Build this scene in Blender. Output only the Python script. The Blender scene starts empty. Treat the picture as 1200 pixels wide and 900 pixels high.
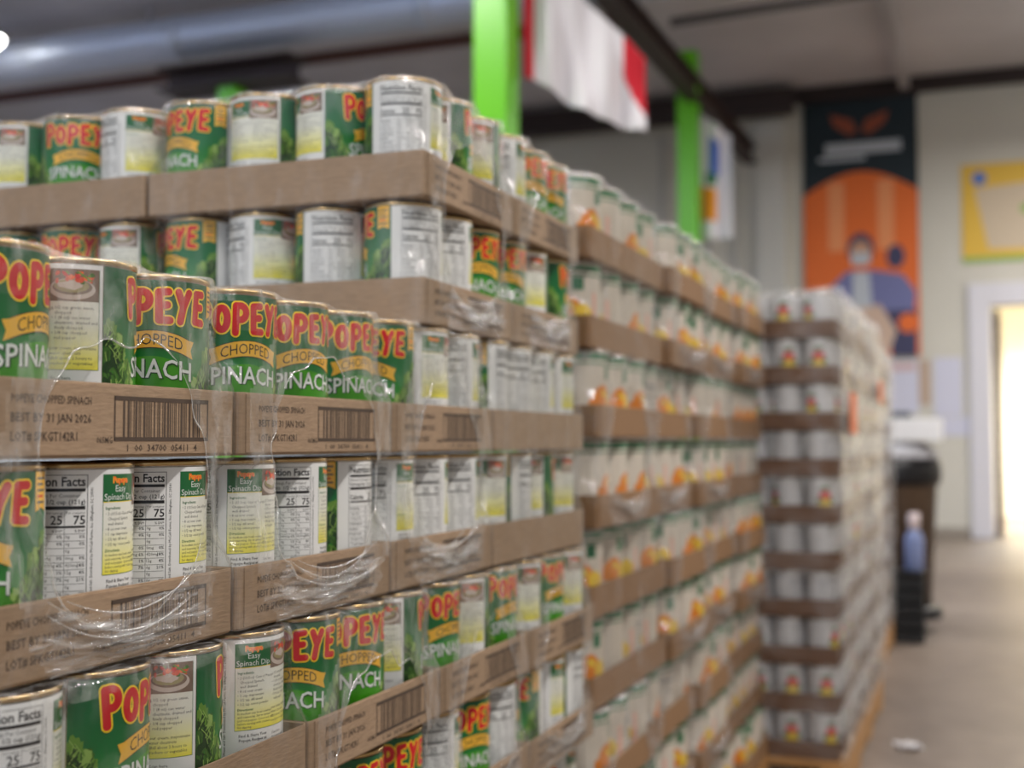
import bpy, bmesh, math, random
from mathutils import Vector, Matrix, noise
from mathutils.geometry import tessellate_polygon

sc = bpy.context.scene
COL = sc.collection
PI = math.pi
R = math.radians

# ------------------------------------------------------------------ camera
CAM_H = 0.845
YAW, PITCH = 20.8, 2.69
cd = bpy.data.cameras.new('camera')
cam = bpy.data.objects.new('camera', cd)
COL.objects.link(cam)
cam.location = (0, 0, CAM_H)
cam.rotation_euler = (R(90 + PITCH), 0, R(YAW))
cd.sensor_width = 36
cd.lens = 43.5
cd.clip_start = 0.05
cd.clip_end = 100
cd.dof.use_dof = True
cd.dof.focus_distance = 0.80
cd.dof.aperture_fstop = 5.0
sc.camera = cam

# ------------------------------------------------------------------ exposure, world, lights
sc.view_settings.view_transform = 'Standard'
sc.view_settings.look = 'None'
sc.view_settings.gamma = 1
sc.view_settings.use_curve_mapping = False
sc.view_settings.exposure = 0.12
sc.cycles.use_denoising = True
sc.cycles.transparent_max_bounces = 32
sc.cycles.max_bounces = 8

w = bpy.data.worlds.new('daylight')
sc.world = w
w.use_nodes = True
bg = w.node_tree.nodes['Background']
bg.inputs[0].default_value = (0.80, 0.88, 1.0, 1)
bg.inputs[1].default_value = 0.9


def area(name, loc, rot, sx, sy, power, color):
    l = bpy.data.lights.new(name, 'AREA')
    l.shape = 'RECTANGLE'
    l.size, l.size_y = sx, sy
    l.energy = power
    l.color = color
    o = bpy.data.objects.new(name, l)
    COL.objects.link(o)
    o.location = loc
    o.rotation_euler = rot
    return o


NEUT = (1.0, 0.965, 0.93)
COOL = (0.66, 0.78, 1.0)
# fluorescent fixtures hung under the ceiling: each throws light down; the upward areas are added fill to brighten the ceiling
for (x, y, pw, up) in [(0.9, -0.6, 58, 14), (0.9, 1.6, 46, 14), (0.9, 4.2, 50, 16), (0.9, 7.2, 74, 20), (1.7, 9.6, 95, 22),
                       (-1.1, -1.2, 50, 14), (-2.7, 3.3, 62, 24), (-3.6, 5.9, 60, 12), (-7.5, 4.0, 80, 150), (-11.0, 7.6, 150, 260)]:
    c = NEUT if x > -3 else COOL
    area('fluorescent_light', (x, y, 3.55), (0, 0, 0), 0.13, 1.25, pw, c)
    area('ceiling_fill_light', (x, y, 3.62), (PI, 0, 0), 0.3, 1.25, up, c if x > -3 else (.50, .64, 1.0))


# ------------------------------------------------------------------ helpers
def link(o, parent=None):
    COL.objects.link(o)
    if parent is not None:
        o.parent = parent
    return o


def tag(o, label=None, cat=None, group=None, kind=None):
    if label:
        o['label'] = label
    if cat:
        o['category'] = cat
    if group:
        o['group'] = group
    if kind:
        o['kind'] = kind
    return o


def empty(name, loc=(0, 0, 0), rz=0):
    o = bpy.data.objects.new(name, None)
    o.empty_display_size = 0.05
    link(o)
    o.location = loc
    o.rotation_euler = (0, 0, rz)
    return o


def mesh_obj(name, me, parent=None, loc=(0, 0, 0), rz=0):
    o = bpy.data.objects.new(name, me)
    link(o, parent)
    o.location = loc
    o.rotation_euler = (0, 0, rz)
    return o


class MB:
    """collects verts and faces with material slots"""

    def __init__(self):
        self.v, self.f, self.m, self.s = [], [], [], []

    def add(self, vs, fs, mi=0, smooth=False):
        b = len(self.v)
        self.v.extend([tuple(p) for p in vs])
        for f in fs:
            self.f.append(tuple(b + i for i in f))
            self.m.append(mi)
            self.s.append(smooth)

    def box(self, lo, hi, mi=0, M=None):
        x0, y0, z0 = lo
        x1, y1, z1 = hi
        vs = [Vector(p) for p in ((x0, y0, z0), (x1, y0, z0), (x1, y1, z0), (x0, y1, z0), (x0, y0, z1), (x1, y0, z1), (x1, y1, z1), (x0, y1, z1))]
        if M is not None:
            vs = [M @ p for p in vs]
        self.add(vs, [(3, 2, 1, 0), (4, 5, 6, 7), (0, 1, 5, 4), (1, 2, 6, 5), (2, 3, 7, 6), (3, 0, 4, 7)], mi)

    def bevbox(self, lo, hi, b, mi=0, M=None):
        bm = bmesh.new()
        bmesh.ops.create_cube(bm, size=1)
        for v in bm.verts:
            v.co = Vector([lo[i] + (v.co[i] + .5) * (hi[i] - lo[i]) for i in range(3)])
        bmesh.ops.bevel(bm, geom=bm.edges[:], offset=b, segments=2, affect='EDGES', profile=.6)
        if M is not None:
            bm.transform(M)
        bm.verts.index_update()
        self.add([v.co.copy() for v in bm.verts], [[v.index for v in f.verts] for f in bm.faces], mi)
        bm.free()

    def lathe(self, prof, n, mi=0, smooth=True, cx=0, cy=0):
        vs, fs = [], []
        k = len(prof)
        for j in range(n):
            a = 2 * PI * j / n
            for r, z in prof:
                vs.append((cx + r * math.cos(a), cy + r * math.sin(a), z))
        for j in range(n):
            for i in range(k - 1):
                a, b = j * k + i, ((j + 1) % n) * k + i
                fs.append((a, b, b + 1, a + 1))
        self.add(vs, fs, mi, smooth)

    def tube(self, pts, r, n=6, mi=0, closed=False, smooth=True):
        pts = [Vector(p) for p in pts]
        vs, fs = [], []
        N = len(pts)
        up = Vector((0.13, 0.21, 1)).normalized()
        for i, p in enumerate(pts):
            a = pts[(i - 1) % N] if (closed or i > 0) else p
            b = pts[(i + 1) % N] if (closed or i < N - 1) else p
            t = (b - a)
            t = t.normalized() if t.length > 1e-9 else Vector((1, 0, 0))
            s = t.cross(up)
            s = s.normalized() if s.length > 1e-6 else Vector((1, 0, 0))
            u = s.cross(t)
            rr = r[i] if isinstance(r, (list, tuple)) else r
            for j in range(n):
                q = 2 * PI * j / n
                vs.append(p + s * (rr * math.cos(q)) + u * (rr * math.sin(q)))
        for i in range(N if closed else N - 1):
            for j in range(n):
                a, b = i * n + j, i * n + (j + 1) % n
                c, d = ((i + 1) % N) * n + (j + 1) % n, ((i + 1) % N) * n + j
                fs.append((a, b, c, d))
        if not closed:
            fs.append(tuple(range(n))[::-1])
            fs.append(tuple((N - 1) * n + j for j in range(n)))
        self.add(vs, fs, mi, smooth)

    def mesh(self, name, mats):
        me = bpy.data.meshes.new(name)
        me.from_pydata(self.v, [], self.f)
        for m in mats:
            me.materials.append(m)
        me.polygons.foreach_set('material_index', self.m)
        me.polygons.foreach_set('use_smooth', self.s)
        me.update()
        return me

    def build(self, name, mats, parent=None, loc=(0, 0, 0), rz=0):
        if not isinstance(mats, (list, tuple)):
            mats = [mats]
        return mesh_obj(name, self.mesh(name, mats), parent, loc, rz)


def S(r, g, b):
    """sRGB 0-255 to linear rgba"""
    f = lambda c: (c / 255 / 12.92) if c / 255 <= .04045 else ((c / 255 + .055) / 1.055) ** 2.4
    return (f(r), f(g), f(b), 1)


class NT:
    def __init__(self, name):
        self.m = bpy.data.materials.new(name)
        self.m.use_nodes = True
        self.t = self.m.node_tree
        self.p = self.t.nodes['Principled BSDF']
        self.out = self.t.nodes['Material Output']

    def n(self, kind, **kw):
        x = self.t.nodes.new(kind)
        for k, v in kw.items():
            if k in x.inputs:
                x.inputs[k].default_value = v
            else:
                setattr(x, k, v)
        return x

    def l(self, a, b):
        self.t.links.new(a, b)


def plain(name, col, rough=.5, metal=0, spec=.5, var=0.0, scale=30, bump=0.0, bscale=60):
    q = NT(name)
    q.p.inputs['Base Color'].default_value = col
    q.p.inputs['Roughness'].default_value = rough
    q.p.inputs['Metallic'].default_value = metal
    q.p.inputs['Specular IOR Level'].default_value = spec
    if var or bump:
        tc = q.n('ShaderNodeTexCoord')
    if var:
        nz = q.n('ShaderNodeTexNoise', Scale=scale, Detail=5.0)
        q.l(tc.outputs['Object'], nz.inputs['Vector'])
        cr = q.n('ShaderNodeValToRGB')
        e = cr.color_ramp.elements
        e[0].position, e[1].position = .3, .7
        e[0].color = tuple(max(0, c * (1 - var)) for c in col[:3]) + (1,)
        e[1].color = tuple(min(1, c * (1 + var)) for c in col[:3]) + (1,)
        q.l(nz.outputs['Fac'], cr.inputs['Fac'])
        q.l(cr.outputs['Color'], q.p.inputs['Base Color'])
    if bump:
        nb = q.n('ShaderNodeTexNoise', Scale=bscale, Detail=4.0)
        q.l(tc.outputs['Object'], nb.inputs['Vector'])
        bp = q.n('ShaderNodeBump', Strength=bump, Distance=.01)
        q.l(nb.outputs['Fac'], bp.inputs['Height'])
        q.l(bp.outputs['Normal'], q.p.inputs['Normal'])
    return q.m


def ramp_z(name, stops, z0, z1, rough=.3, axis='Z'):
    """a printed colour that runs from one ink to another over the label's height"""
    q = NT(name)
    tc = q.n('ShaderNodeTexCoord')
    sx = q.n('ShaderNodeSeparateXYZ')
    q.l(tc.outputs['Object'], sx.inputs[0])
    mr = q.n('ShaderNodeMapRange')
    mr.inputs['From Min'].default_value = z0
    mr.inputs['From Max'].default_value = z1
    q.l(sx.outputs[axis], mr.inputs['Value'])
    cr = q.n('ShaderNodeValToRGB')
    e = cr.color_ramp.elements
    e[0].position, e[0].color = stops[0]
    e[1].position, e[1].color = stops[-1]
    for p, c in stops[1:-1]:
        x = e.new(p)
        x.color = c
    q.l(mr.outputs[0], cr.inputs['Fac'])
    q.l(cr.outputs['Color'], q.p.inputs['Base Color'])
    q.p.inputs['Roughness'].default_value = rough
    return q.m


def cardboard(name, col):
    q = NT(name)
    tc = q.n('ShaderNodeTexCoord')
    mp = q.n('ShaderNodeMapping')
    mp.inputs['Scale'].default_value = (1, 1, 6)
    q.l(tc.outputs['Object'], mp.inputs['Vector'])
    nz = q.n('ShaderNodeTexNoise', Scale=90.0, Detail=6.0, Roughness=.65)
    q.l(mp.outputs[0], nz.inputs['Vector'])
    cr = q.n('ShaderNodeValToRGB')
    e = cr.color_ramp.elements
    e[0].position, e[1].position = .28, .72
    e[0].color = tuple(c * .82 for c in col[:3]) + (1,)
    e[1].color = tuple(min(1, c * 1.15) for c in col[:3]) + (1,)
    q.l(nz.outputs['Fac'], cr.inputs['Fac'])
    q.l(cr.outputs['Color'], q.p.inputs['Base Color'])
    q.p.inputs['Roughness'].default_value = .75
    q.p.inputs['Specular IOR Level'].default_value = .25
    bp = q.n('ShaderNodeBump', Strength=.25, Distance=.002)
    q.l(nz.outputs['Fac'], bp.inputs['Height'])
    q.l(bp.outputs['Normal'], q.p.inputs['Normal'])
    return q.m


def film(name, haze0, haze1, gloss=.10, bump=.5, scale=(55, 55, 14), tint=(.93, .94, .95, 1), rough=.13, edge=.30, lo=.42):
    """clear polyethylene sheet: mostly see-through, a milky haze in streaks, sharp glints"""
    q = NT(name)
    q.t.nodes.remove(q.p)
    tc = q.n('ShaderNodeTexCoord')
    mp = q.n('ShaderNodeMapping')
    mp.inputs['Scale'].default_value = scale
    q.l(tc.outputs['Object'], mp.inputs['Vector'])
    nz = q.n('ShaderNodeTexNoise', Scale=1.0, Detail=4.0, Roughness=.55, Distortion=.6)
    q.l(mp.outputs[0], nz.inputs['Vector'])
    mr = q.n('ShaderNodeMapRange')
    mr.inputs['From Min'].default_value = lo
    mr.inputs['From Max'].default_value = .72
    mr.inputs['To Min'].default_value = haze0
    mr.inputs['To Max'].default_value = haze1
    q.l(nz.outputs['Fac'], mr.inputs['Value'])
    bp = q.n('ShaderNodeBump', Strength=bump, Distance=.004)
    q.l(nz.outputs['Fac'], bp.inputs['Height'])
    tr = q.n('ShaderNodeBsdfTransparent')
    tr.inputs[0].default_value = (.98, .985, .985, 1)
    df = q.n('ShaderNodeBsdfDiffuse')
    df.inputs[0].default_value = tint
    tl = q.n('ShaderNodeBsdfTranslucent')
    tl.inputs[0].default_value = tint
    q.l(bp.outputs['Normal'], df.inputs['Normal'])
    m0 = q.n('ShaderNodeMixShader')
    m0.inputs[0].default_value = .35
    q.l(df.outputs[0], m0.inputs[1])
    q.l(tl.outputs[0], m0.inputs[2])
    m1 = q.n('ShaderNodeMixShader')
    q.l(mr.outputs[0], m1.inputs[0])
    q.l(tr.outputs[0], m1.inputs[1])
    q.l(m0.outputs[0], m1.inputs[2])
    gl = q.n('ShaderNodeBsdfGlossy')
    gl.inputs['Color'].default_value = (1, 1, 1, 1)
    gl.inputs['Roughness'].default_value = rough
    q.l(bp.outputs['Normal'], gl.inputs['Normal'])
    fr = q.n('ShaderNodeLayerWeight', Blend=.25)
    q.l(bp.outputs['Normal'], fr.inputs['Normal'])
    mu = q.n('ShaderNodeMath', operation='MULTIPLY_ADD')
    mu.inputs[1].default_value = edge
    mu.inputs[2].default_value = gloss
    q.l(fr.outputs['Fresnel'], mu.inputs[0])
    m2 = q.n('ShaderNodeMixShader')
    q.l(mu.outputs[0], m2.inputs[0])
    q.l(m1.outputs[0], m2.inputs[1])
    q.l(gl.outputs[0], m2.inputs[2])
    q.l(m2.outputs[0], q.out.inputs['Surface'])
    return q.m


def emit(name, col, s):
    q = NT(name)
    q.p.inputs['Base Color'].default_value = (0.8, 0.8, 0.8, 1)
    q.p.inputs['Emission Color'].default_value = col
    q.p.inputs['Emission Strength'].default_value = s
    return q.m


ORD = ['first', 'second', 'third', 'fourth', 'fifth', 'sixth', 'seventh', 'eighth', 'ninth', 'tenth', 'eleventh', 'twelfth', 'thirteenth',
       'fourteenth', 'fifteenth', 'sixteenth', 'seventeenth', 'eighteenth', 'nineteenth', 'twentieth']


# ------------------------------------------------------------------ flat print: shapes and text as triangles
_text_cache = {}


def text_tris(body, bold=0.0, res=2):
    key = (body, bold, res)
    if key in _text_cache:
        return _text_cache[key]
    cu = bpy.data.curves.new('lettering', 'FONT')
    cu.body = body
    cu.size = 1
    cu.offset = bold
    cu.resolution_u = res
    cu.fill_mode = 'BOTH' if hasattr(cu, 'extrude') else 'FULL'
    o = bpy.data.objects.new('lettering', cu)
    COL.objects.link(o)
    bpy.context.view_layer.update()
    ev = o.evaluated_get(bpy.context.evaluated_depsgraph_get())
    me = ev.to_mesh()
    me.calc_loop_triangles()
    vs = [(v.co.x, v.co.y) for v in me.vertices]
    ts = [tuple(t.vertices) for t in me.loop_triangles]
    ev.to_mesh_clear()
    bpy.data.objects.remove(o)
    bpy.data.curves.remove(cu)
    _text_cache[key] = (vs, ts)
    return vs, ts


class Print:
    """flat artwork in millimetres: x to the right, y DOWN from the top edge"""

    def __init__(self):
        self.polys = []   # (list of (x,y), material, layer)

    def poly(self, pts, m, layer=1):
        if len(pts) <= 4:
            self.polys.append((list(pts), m, layer))
            return
        for t in tessellate_polygon([[Vector((x, y, 0)) for x, y in pts]]):
            self.polys.append(([pts[i] for i in t], m, layer))

    def rect(self, x0, y0, x1, y1, m, layer=1):
        self.polys.append(([(x0, y0), (x1, y0), (x1, y1), (x0, y1)], m, layer))

    def ell(self, cx, cy, rx, ry, m, layer=1, n=20, rot=0, jit=0, rnd=None):
        p = []
        for i in range(n):
            a = 2 * PI * i / n
            k = 1 + (rnd.uniform(-jit, jit) if rnd else 0)
            x, y = rx * math.cos(a) * k, ry * math.sin(a) * k
            p.append((cx + x * math.cos(rot) - y * math.sin(rot), cy + x * math.sin(rot) + y * math.cos(rot)))
        # fan so that it stays cheap
        for i in range(n):
            self.polys.append(([(cx, cy), p[i], p[(i + 1) % n]], m, layer))

    def text(self, body, x, y, h, m, layer=3, w=None, align='L', bold=0.0, res=2, arc=0.0, ac=None, vert=False):
        """cap top at y, cap height h; w fits the width"""
        vs, ts = text_tris(body, bold, res)
        if not vs:
            return
        capv = text_tris('H', bold, res)[0]
        cap0, cap1 = min(v[1] for v in capv), max(v[1] for v in capv)
        x0, x1 = min(v[0] for v in vs), max(v[0] for v in vs)
        k = h / (cap1 - cap0)
        kx = k if w is None else w / (x1 - x0)
        W = (x1 - x0) * kx
        ox = x if align == 'L' else (x - W / 2 if align == 'C' else x - W)
        out = []
        for a, b in vs:
            px, py = (a - x0) * kx, (cap1 - b) * k
            if vert:      # reads upward
                px, py = py, -px
                out.append((x + px, y + py))
                continue
            px += ox
            py += y
            if arc:
                py += arc * (px - ac) ** 2
            out.append((px, py))
        for t in ts:
            self.polys.append(([out[i] for i in t], m, layer))

    def stroke(self, pts, r, m, layer=1, n=5):
        base = layer
        for (ax, ay), (bx, by) in zip(pts, pts[1:]):
            self.k = (getattr(self, 'k', 0) + 1) % 62
            layer = base + self.k * .045
            d = math.atan2(by - ay, bx - ax)
            p = []
            for i in range(n + 1):
                a = d + PI / 2 + PI * i / n
                p.append((ax + r * math.cos(a), ay + r * math.sin(a)))
            for i in range(n + 1):
                a = d - PI / 2 + PI * i / n
                p.append((bx + r * math.cos(a), by + r * math.sin(a)))
            for i in range(1, len(p) - 1):
                self.polys.append(([p[0], p[i], p[i + 1]], m, layer))

    def wrapped(self, name, rad, height, mats, colw, step=.00006):
        """wrap round a cylinder; x = 0 at angle 0, running counter-clockwise seen from above"""
        V, F, M, N = [], [], [], []
        mm2a = 1 / (rad * 1000)
        for pts, m, layer in self.polys:
            x0, x1 = min(p[0] for p in pts), max(p[0] for p in pts)
            c0, c1 = math.floor(x0 / colw + 1e-6), math.floor((x1 - 1e-6) / colw)
            pieces = []
            if c0 >= c1:
                pieces.append(pts)
            else:
                rest = pts
                for c in range(c0, c1 + 1):
                    lim = (c + 1) * colw
                    if c == c1:
                        pieces.append(rest)
                        break
                    L_, R_ = [], []
                    k = len(rest)
                    for i in range(k):
                        a, b = rest[i], rest[(i + 1) % k]
                        if a[0] <= lim:
                            L_.append(a)
                        if a[0] >= lim:
                            R_.append(a)
                        if (a[0] < lim < b[0]) or (b[0] < lim < a[0]):
                            t = (lim - a[0]) / (b[0] - a[0])
                            q = (lim, a[1] + (b[1] - a[1]) * t)
                            L_.append(q)
                            R_.append(q)
                    if len(L_) >= 3:
                        pieces.append(L_)
                    rest = R_
                    if len(rest) < 3:
                        break
            rr = rad + layer * step
            for p in pieces:
                ar = sum(p[i][0] * p[(i + 1) % len(p)][1] - p[(i + 1) % len(p)][0] * p[i][1] for i in range(len(p)))
                if abs(ar) < 1e-5:
                    continue
                if ar > 0:
                    p = p[::-1]
                b = len(V)
                for x, y in p:
                    a = x * mm2a
                    # stay on the facet between two columns, so the layers keep their order
                    c = math.floor(x / colw + 1e-9)
                    am, half = (c + .5) * colw * mm2a, .5 * colw * mm2a
                    d = a - am
                    k = rr * math.cos(half) / math.cos(d) if abs(d) <= half * 1.01 else rr
                    V.append((k * math.cos(a), k * math.sin(a), height - y / 1000))
                    N.append((math.cos(a), math.sin(a), 0))
                F.append(tuple(range(b, len(V))))
                M.append(m)
        me = bpy.data.meshes.new(name)
        me.from_pydata(V, [], F)
        for m in mats:
            me.materials.append(m)
        me.polygons.foreach_set('material_index', M)
        me.polygons.foreach_set('use_smooth', [True] * len(F))
        me.update()
        me.normals_split_custom_set_from_vertices(N)
        return me

    def flat(self, mb, fn, mi_of, step=.00012):
        """put on a plane: fn(x_mm, y_mm, lift_m) -> point"""
        for pts, m, layer in self.polys:
            ar = sum(pts[i][0] * pts[(i + 1) % len(pts)][1] - pts[(i + 1) % len(pts)][0] * pts[i][1] for i in range(len(pts)))
            p = pts[::-1] if ar > 0 else pts
            mb.add([fn(x, y, layer * step) for x, y in p], [tuple(range(len(p)))], mi_of(m))


# ------------------------------------------------------------------ materials
M_tin = plain('tinplate', S(205, 200, 190), .22, 1.0)
M_gold = plain('gold_lacquered_rim', S(188, 160, 112), .26, 1.0)
M_kraft = cardboard('kraft_cardboard', S(160, 135, 110))
M_kraft2 = cardboard('brown_cardboard', S(146, 112, 80))
M_ink = plain('carton_ink', S(74, 58, 46), .7)
M_film = film('clear_shrink_film', .0, .14, gloss=.015, bump=.6, lo=.48, rough=.06, scale=(38, 38, 16))
M_bunch = film('bunched_shrink_film', .02, .40, gloss=.08, bump=1.0, scale=(30, 30, 240), rough=.10, tint=(1, 1, 1, 1))
M_rim = film('rolled_film_edge', .10, .50, gloss=.20, bump=.6, scale=(120, 120, 120), rough=.12)
M_band = film('stretched_film_edge', .02, .34, gloss=.055, bump=1.0, scale=(70, 70, 26), rough=.08, lo=.44, edge=.22, tint=(1, 1, 1, 1))
M_wrap = film('pallet_stretch_wrap', .01, .20, gloss=.02, edge=.10, bump=.7, scale=(9, 9, 22), rough=.12)

# can label inks
L_green = ramp_z('label_green', [(0, S(44, 124, 28)), (.36, S(48, 140, 34)), (.62, S(8, 108, 50)), (1, S(2, 84, 48))], 0, .111)
L_white = plain('label_white', S(226, 226, 224), .3)
L_red = plain('label_red', S(204, 22, 34), .3)
L_yellow = plain('label_yellow', S(250, 216, 40), .3)
L_gold = plain('label_gold', S(236, 182, 58), .3)
L_black = plain('label_black', S(28, 27, 30), .35)
L_silver = plain('label_silver_lettering', S(222, 226, 222), .3)
L_shade = plain('label_lettering_edge', S(24, 66, 20), .35)
L_bright = ramp_z('label_bright_green', [(0, S(44, 118, 16)), (1, S(66, 150, 24))], .01, .06)
L_leaf = [plain('leaf_ink_dark', S(22, 58, 20), .35), plain('leaf_ink_mid', S(58, 104, 30), .35), plain('leaf_ink_light', S(98, 142, 48), .35), plain('leaf_ink_pale', S(142, 176, 88), .35)]
L_panel = ramp_z('recipe_panel', [(0, S(230, 218, 62)), (.10, S(234, 226, 104)), (.28, S(230, 228, 176)), (.46, S(226, 226, 212)), (1, S(228, 228, 222))], .046, .107)
L_head = plain('recipe_header_green', S(14, 96, 48), .3)
L_grey = plain('label_small_print', S(84, 82, 80), .4)
L_plate = plain('photo_plate', S(196, 182, 172), .35)
L_dip = plain('photo_dip', S(150, 140, 96), .35)
L_tom = plain('photo_tomato', S(214, 72, 40), .35)
L_brown = plain('photo_table', S(120, 98, 84), .35)
L_orange = plain('label_orange', S(238, 100, 36), .3)
SPINACH_MATS = [L_green, L_white, L_red, L_yellow, L_gold, L_black, L_silver, L_shade, L_bright] + L_leaf + [L_panel, L_head, L_grey, L_plate, L_dip, L_tom, L_brown, L_orange]
(GREEN, WHITE, RED, YEL, GOLD, BLACK, SILV, SHADE, BRIGHT, LF0, LF1, LF2, LF3, PANEL, HEAD, GREY, PLATE, DIP, TOM, BROWN, ORANGE) = range(21)

# ------------------------------------------------------------------ the spinach can's label
CAN_R, CAN_H = 0.0370, 0.1125
DEG = CAN_R * 1000 * PI / 180     # mm per degree
TOP, BOT = 4.0, 108.5


def spinach_label():
    rnd = random.Random(5)
    P = Print()
    D = lambda d: d * DEG
    P.rect(0, TOP, D(176), BOT, GREEN, 0)
    P.rect(D(176), TOP, D(360), BOT, WHITE, 0)
    # bright green mound under the ribbon
    pts = []
    for i in range(29):
        a = PI * i / 28
        pts.append((D(86) - D(52) * math.cos(a), 84 - 32 * math.sin(a)))
    P.poly([(D(34), BOT)] + pts + [(D(138), BOT)], BRIGHT, 1)
    # spinach leaves, both sides and along the foot
    def leaf(cx, cy, sz, rot, m, layer):
        out = []
        for i in range(14):
            a = 2 * PI * i / 14
            rr = sz * (1 + .16 * math.cos(5 * a + cx) + rnd.uniform(-.08, .08))
            x, y = rr * .62 * math.cos(a), rr * math.sin(a)
            out.append((min(max(cx + x * math.cos(rot) - y * math.sin(rot), .1), D(175.8)), min(cy + x * math.sin(rot) + y * math.cos(rot), BOT)))
        for i in range(14):
            P.polys.append(([(min(max(cx, .1), D(175.8)), min(cy, BOT)), out[i], out[(i + 1) % 14]], m, layer))
    for side in (0, 1):
        for i in range(190):
            t = rnd.random()
            x = D(2 + 40 * t ** 1.3) if side == 0 else D(174 - 46 * t ** 1.3)
            top = 36 + 44 * t ** 2.0
            y = rnd.uniform(top, BOT)
            sz = rnd.uniform(2.6, 6.2)
            m = rnd.choice([LF0, LF0, LF1, LF1, LF2]) if y > top + 8 else rnd.choice([LF1, LF2, LF2, LF3])
            leaf(x, y, sz, rnd.uniform(-1, 1), m, 2 + i * .027)
            if rnd.random() < .6:
                a = rnd.uniform(-.8, .8)
                xa = min(max(x, 1), D(174))
                P.stroke([(xa - sz * .7 * math.sin(a), min(y + sz * .7 * math.cos(a), BOT - .5)), (min(max(xa + sz * .7 * math.sin(a), 1), D(174)), y - sz * .7 * math.cos(a))], .28, rnd.choice([LF0, LF3]), 7.2, 2)
    for i in range(60):
        x = D(rnd.uniform(40, 132))
        leaf(x, rnd.uniform(80, 107), rnd.uniform(2, 4.5), rnd.uniform(-1, 1), rnd.choice([LF0, LF1, LF1, LF2]), 2.017 + i * .034)
    P.ell(D(131), 78, 3.2, 3.2, YEL, 10.4, 16)
    P.ell(D(131), 78, 2.7, 2.7, LF0, 10.8, 16)
    P.text('K', D(131), 76.6, 2.8, YEL, 11.2, align='C', res=1)
    # red lettering with yellow outline, drawn as fat round strokes
    def arcp(cx, cy, rx, ry, a0, a1, n=14):
        return [(cx + rx * math.cos(R(a0 + (a1 - a0) * i / n)), cy - ry * math.sin(R(a0 + (a1 - a0) * i / n))) for i in range(n + 1)]
    glyph = {
        'P': [[(2.6, 21.5), (2.3, 2.6)], [(2.3, 2.8)] + arcp(5.2, 7.4, 4.3, 5.0, 100, -100) + [(2.6, 12.2)]],
        'O': [arcp(5.8, 11.4, 3.7, 7.6, 0, 360, 24)],
        'E': [[(2.6, 2.6), (2.3, 20.2)], [(2.6, 2.6), (8.6, 2.2)], [(2.4, 11), (7.6, 10.6)], [(2.3, 20.2), (9.0, 20.4)]],
        'Y': [[(1.8, 2.4), (5.4, 11.6)], [(9.4, 2.2), (5.4, 11.6), (3.6, 21)]],
    }
    x = D(29)
    for i, (ch, dy, sc_, rot) in enumerate([('P', 0, 1.08, -.06), ('O', 1.2, 1.0, 0), ('P', .6, 1.0, .04), ('E', 0.4, 1.0, -.03), ('Y', .2, 1.0, .03), ('E', 0.2, 1.02, .05)]):
        for st in glyph[ch]:
            q = []
            for a, b in st:
                a, b = (a - 5.5) * sc_, (b - 11.5) * sc_
                q.append((x + 5.5 + a * math.cos(rot) - b * math.sin(rot), 8.5 + dy + 11.5 + a * math.sin(rot) + b * math.cos(rot)))
            P.stroke(q, 3.45, YEL, 5, 7)
            P.stroke(q, 2.4, RED, 8, 7)
        x += 12.9
    # gold ribbon
    c = D(87)
    hw = D(37)
    k = 5.5 / hw ** 2
    top, bot = [], []
    for i in range(19):
        px = -hw + 2 * hw * i / 18
        top.append((c + px, 36 + k * px * px))
        bot.append((c + px, 46.5 + k * px * px))
    for A in ((.5, BLACK, 5), (0, GOLD, 5.5)):
        e = A[0]
        for i in range(18):
            P.polys.append(([(top[i][0], top[i][1] - e), (top[i + 1][0], top[i + 1][1] - e), (bot[i + 1][0], bot[i + 1][1] + e), (bot[i][0], bot[i][1] + e)], A[1], A[2]))
    for s in (-1, 1):
        ex = c + s * hw
        P.polys.append(([(ex, 41.5), (ex + s * 4.2, 42.2), (ex, 47.3 + 5)], GOLD, 5.5))
        P.polys.append(([(ex, 41.5), (ex, 52), (ex + s * 3.4, 53.4)], GOLD, 5.6))
    P.text('CHOPPED', c, 37.8, 7.0, BLACK, 6.5, w=D(60), align='C', bold=-.004, arc=k, ac=c)
    # silver word
    c2 = D(82)
    P.text('SPINACH', c2 + .5, 54.3, 12.0, SHADE, 5.2, w=D(91), align='C', bold=.035, arc=.0022, ac=c2)
    P.text('SPINACH', c2, 53.8, 12.0, SILV, 6, w=D(91), align='C', bold=.012, arc=.0022, ac=c2)
    # yellow tag
    P.poly([(D(154), TOP), (D(173), TOP), (D(173), 25.5), (D(163.5), 23.4), (D(154), 25.5)], GOLD, 5)
    for i in range(5):
        P.rect(D(156.5), 7 + i * 3.2, D(170.5 - (i % 2) * 3), 8.3 + i * 3.2, TOM if i == 3 else GREY, 5.5)
    P.text('net wt 13.5 oz (383g)', c2, 100, 2.6, SILV, 10.4, align='C', res=1)
    # nutrition panel
    a, b = D(191), D(257)
    y0, y1 = 6.8, 102
    for r_ in ((a, y0, b, y0 + .35), (a, y1, b, y1 + .35), (a, y0, a + .35, y1), (b - .35, y0, b, y1)):
        P.rect(*r_, BLACK, 2)
    l, r_ = a + 1.3, b - 1.3
    P.text('Nutrition Facts', l, 8.0, 5.3, BLACK, 2, w=r_ - l, bold=.022, res=2)
    P.rect(l, 14.6, r_, 16.4, BLACK, 2)
    P.text('About 3 Servings Per Container', l, 17.6, 2.1, GREY, 2, w=(r_ - l) * .93, res=1)
    P.text('Serving Size', l, 20.9, 2.5, BLACK, 2, res=1, bold=.01)
    P.text('1/2 cup (121g)', r_, 20.9, 2.6, BLACK, 2, align='R', res=1, bold=.01)
    P.rect(l, 24.6, r_, 26.6, BLACK, 2)
    c1, c3 = l + (r_ - l) * .42, l + (r_ - l) * .72
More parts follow.
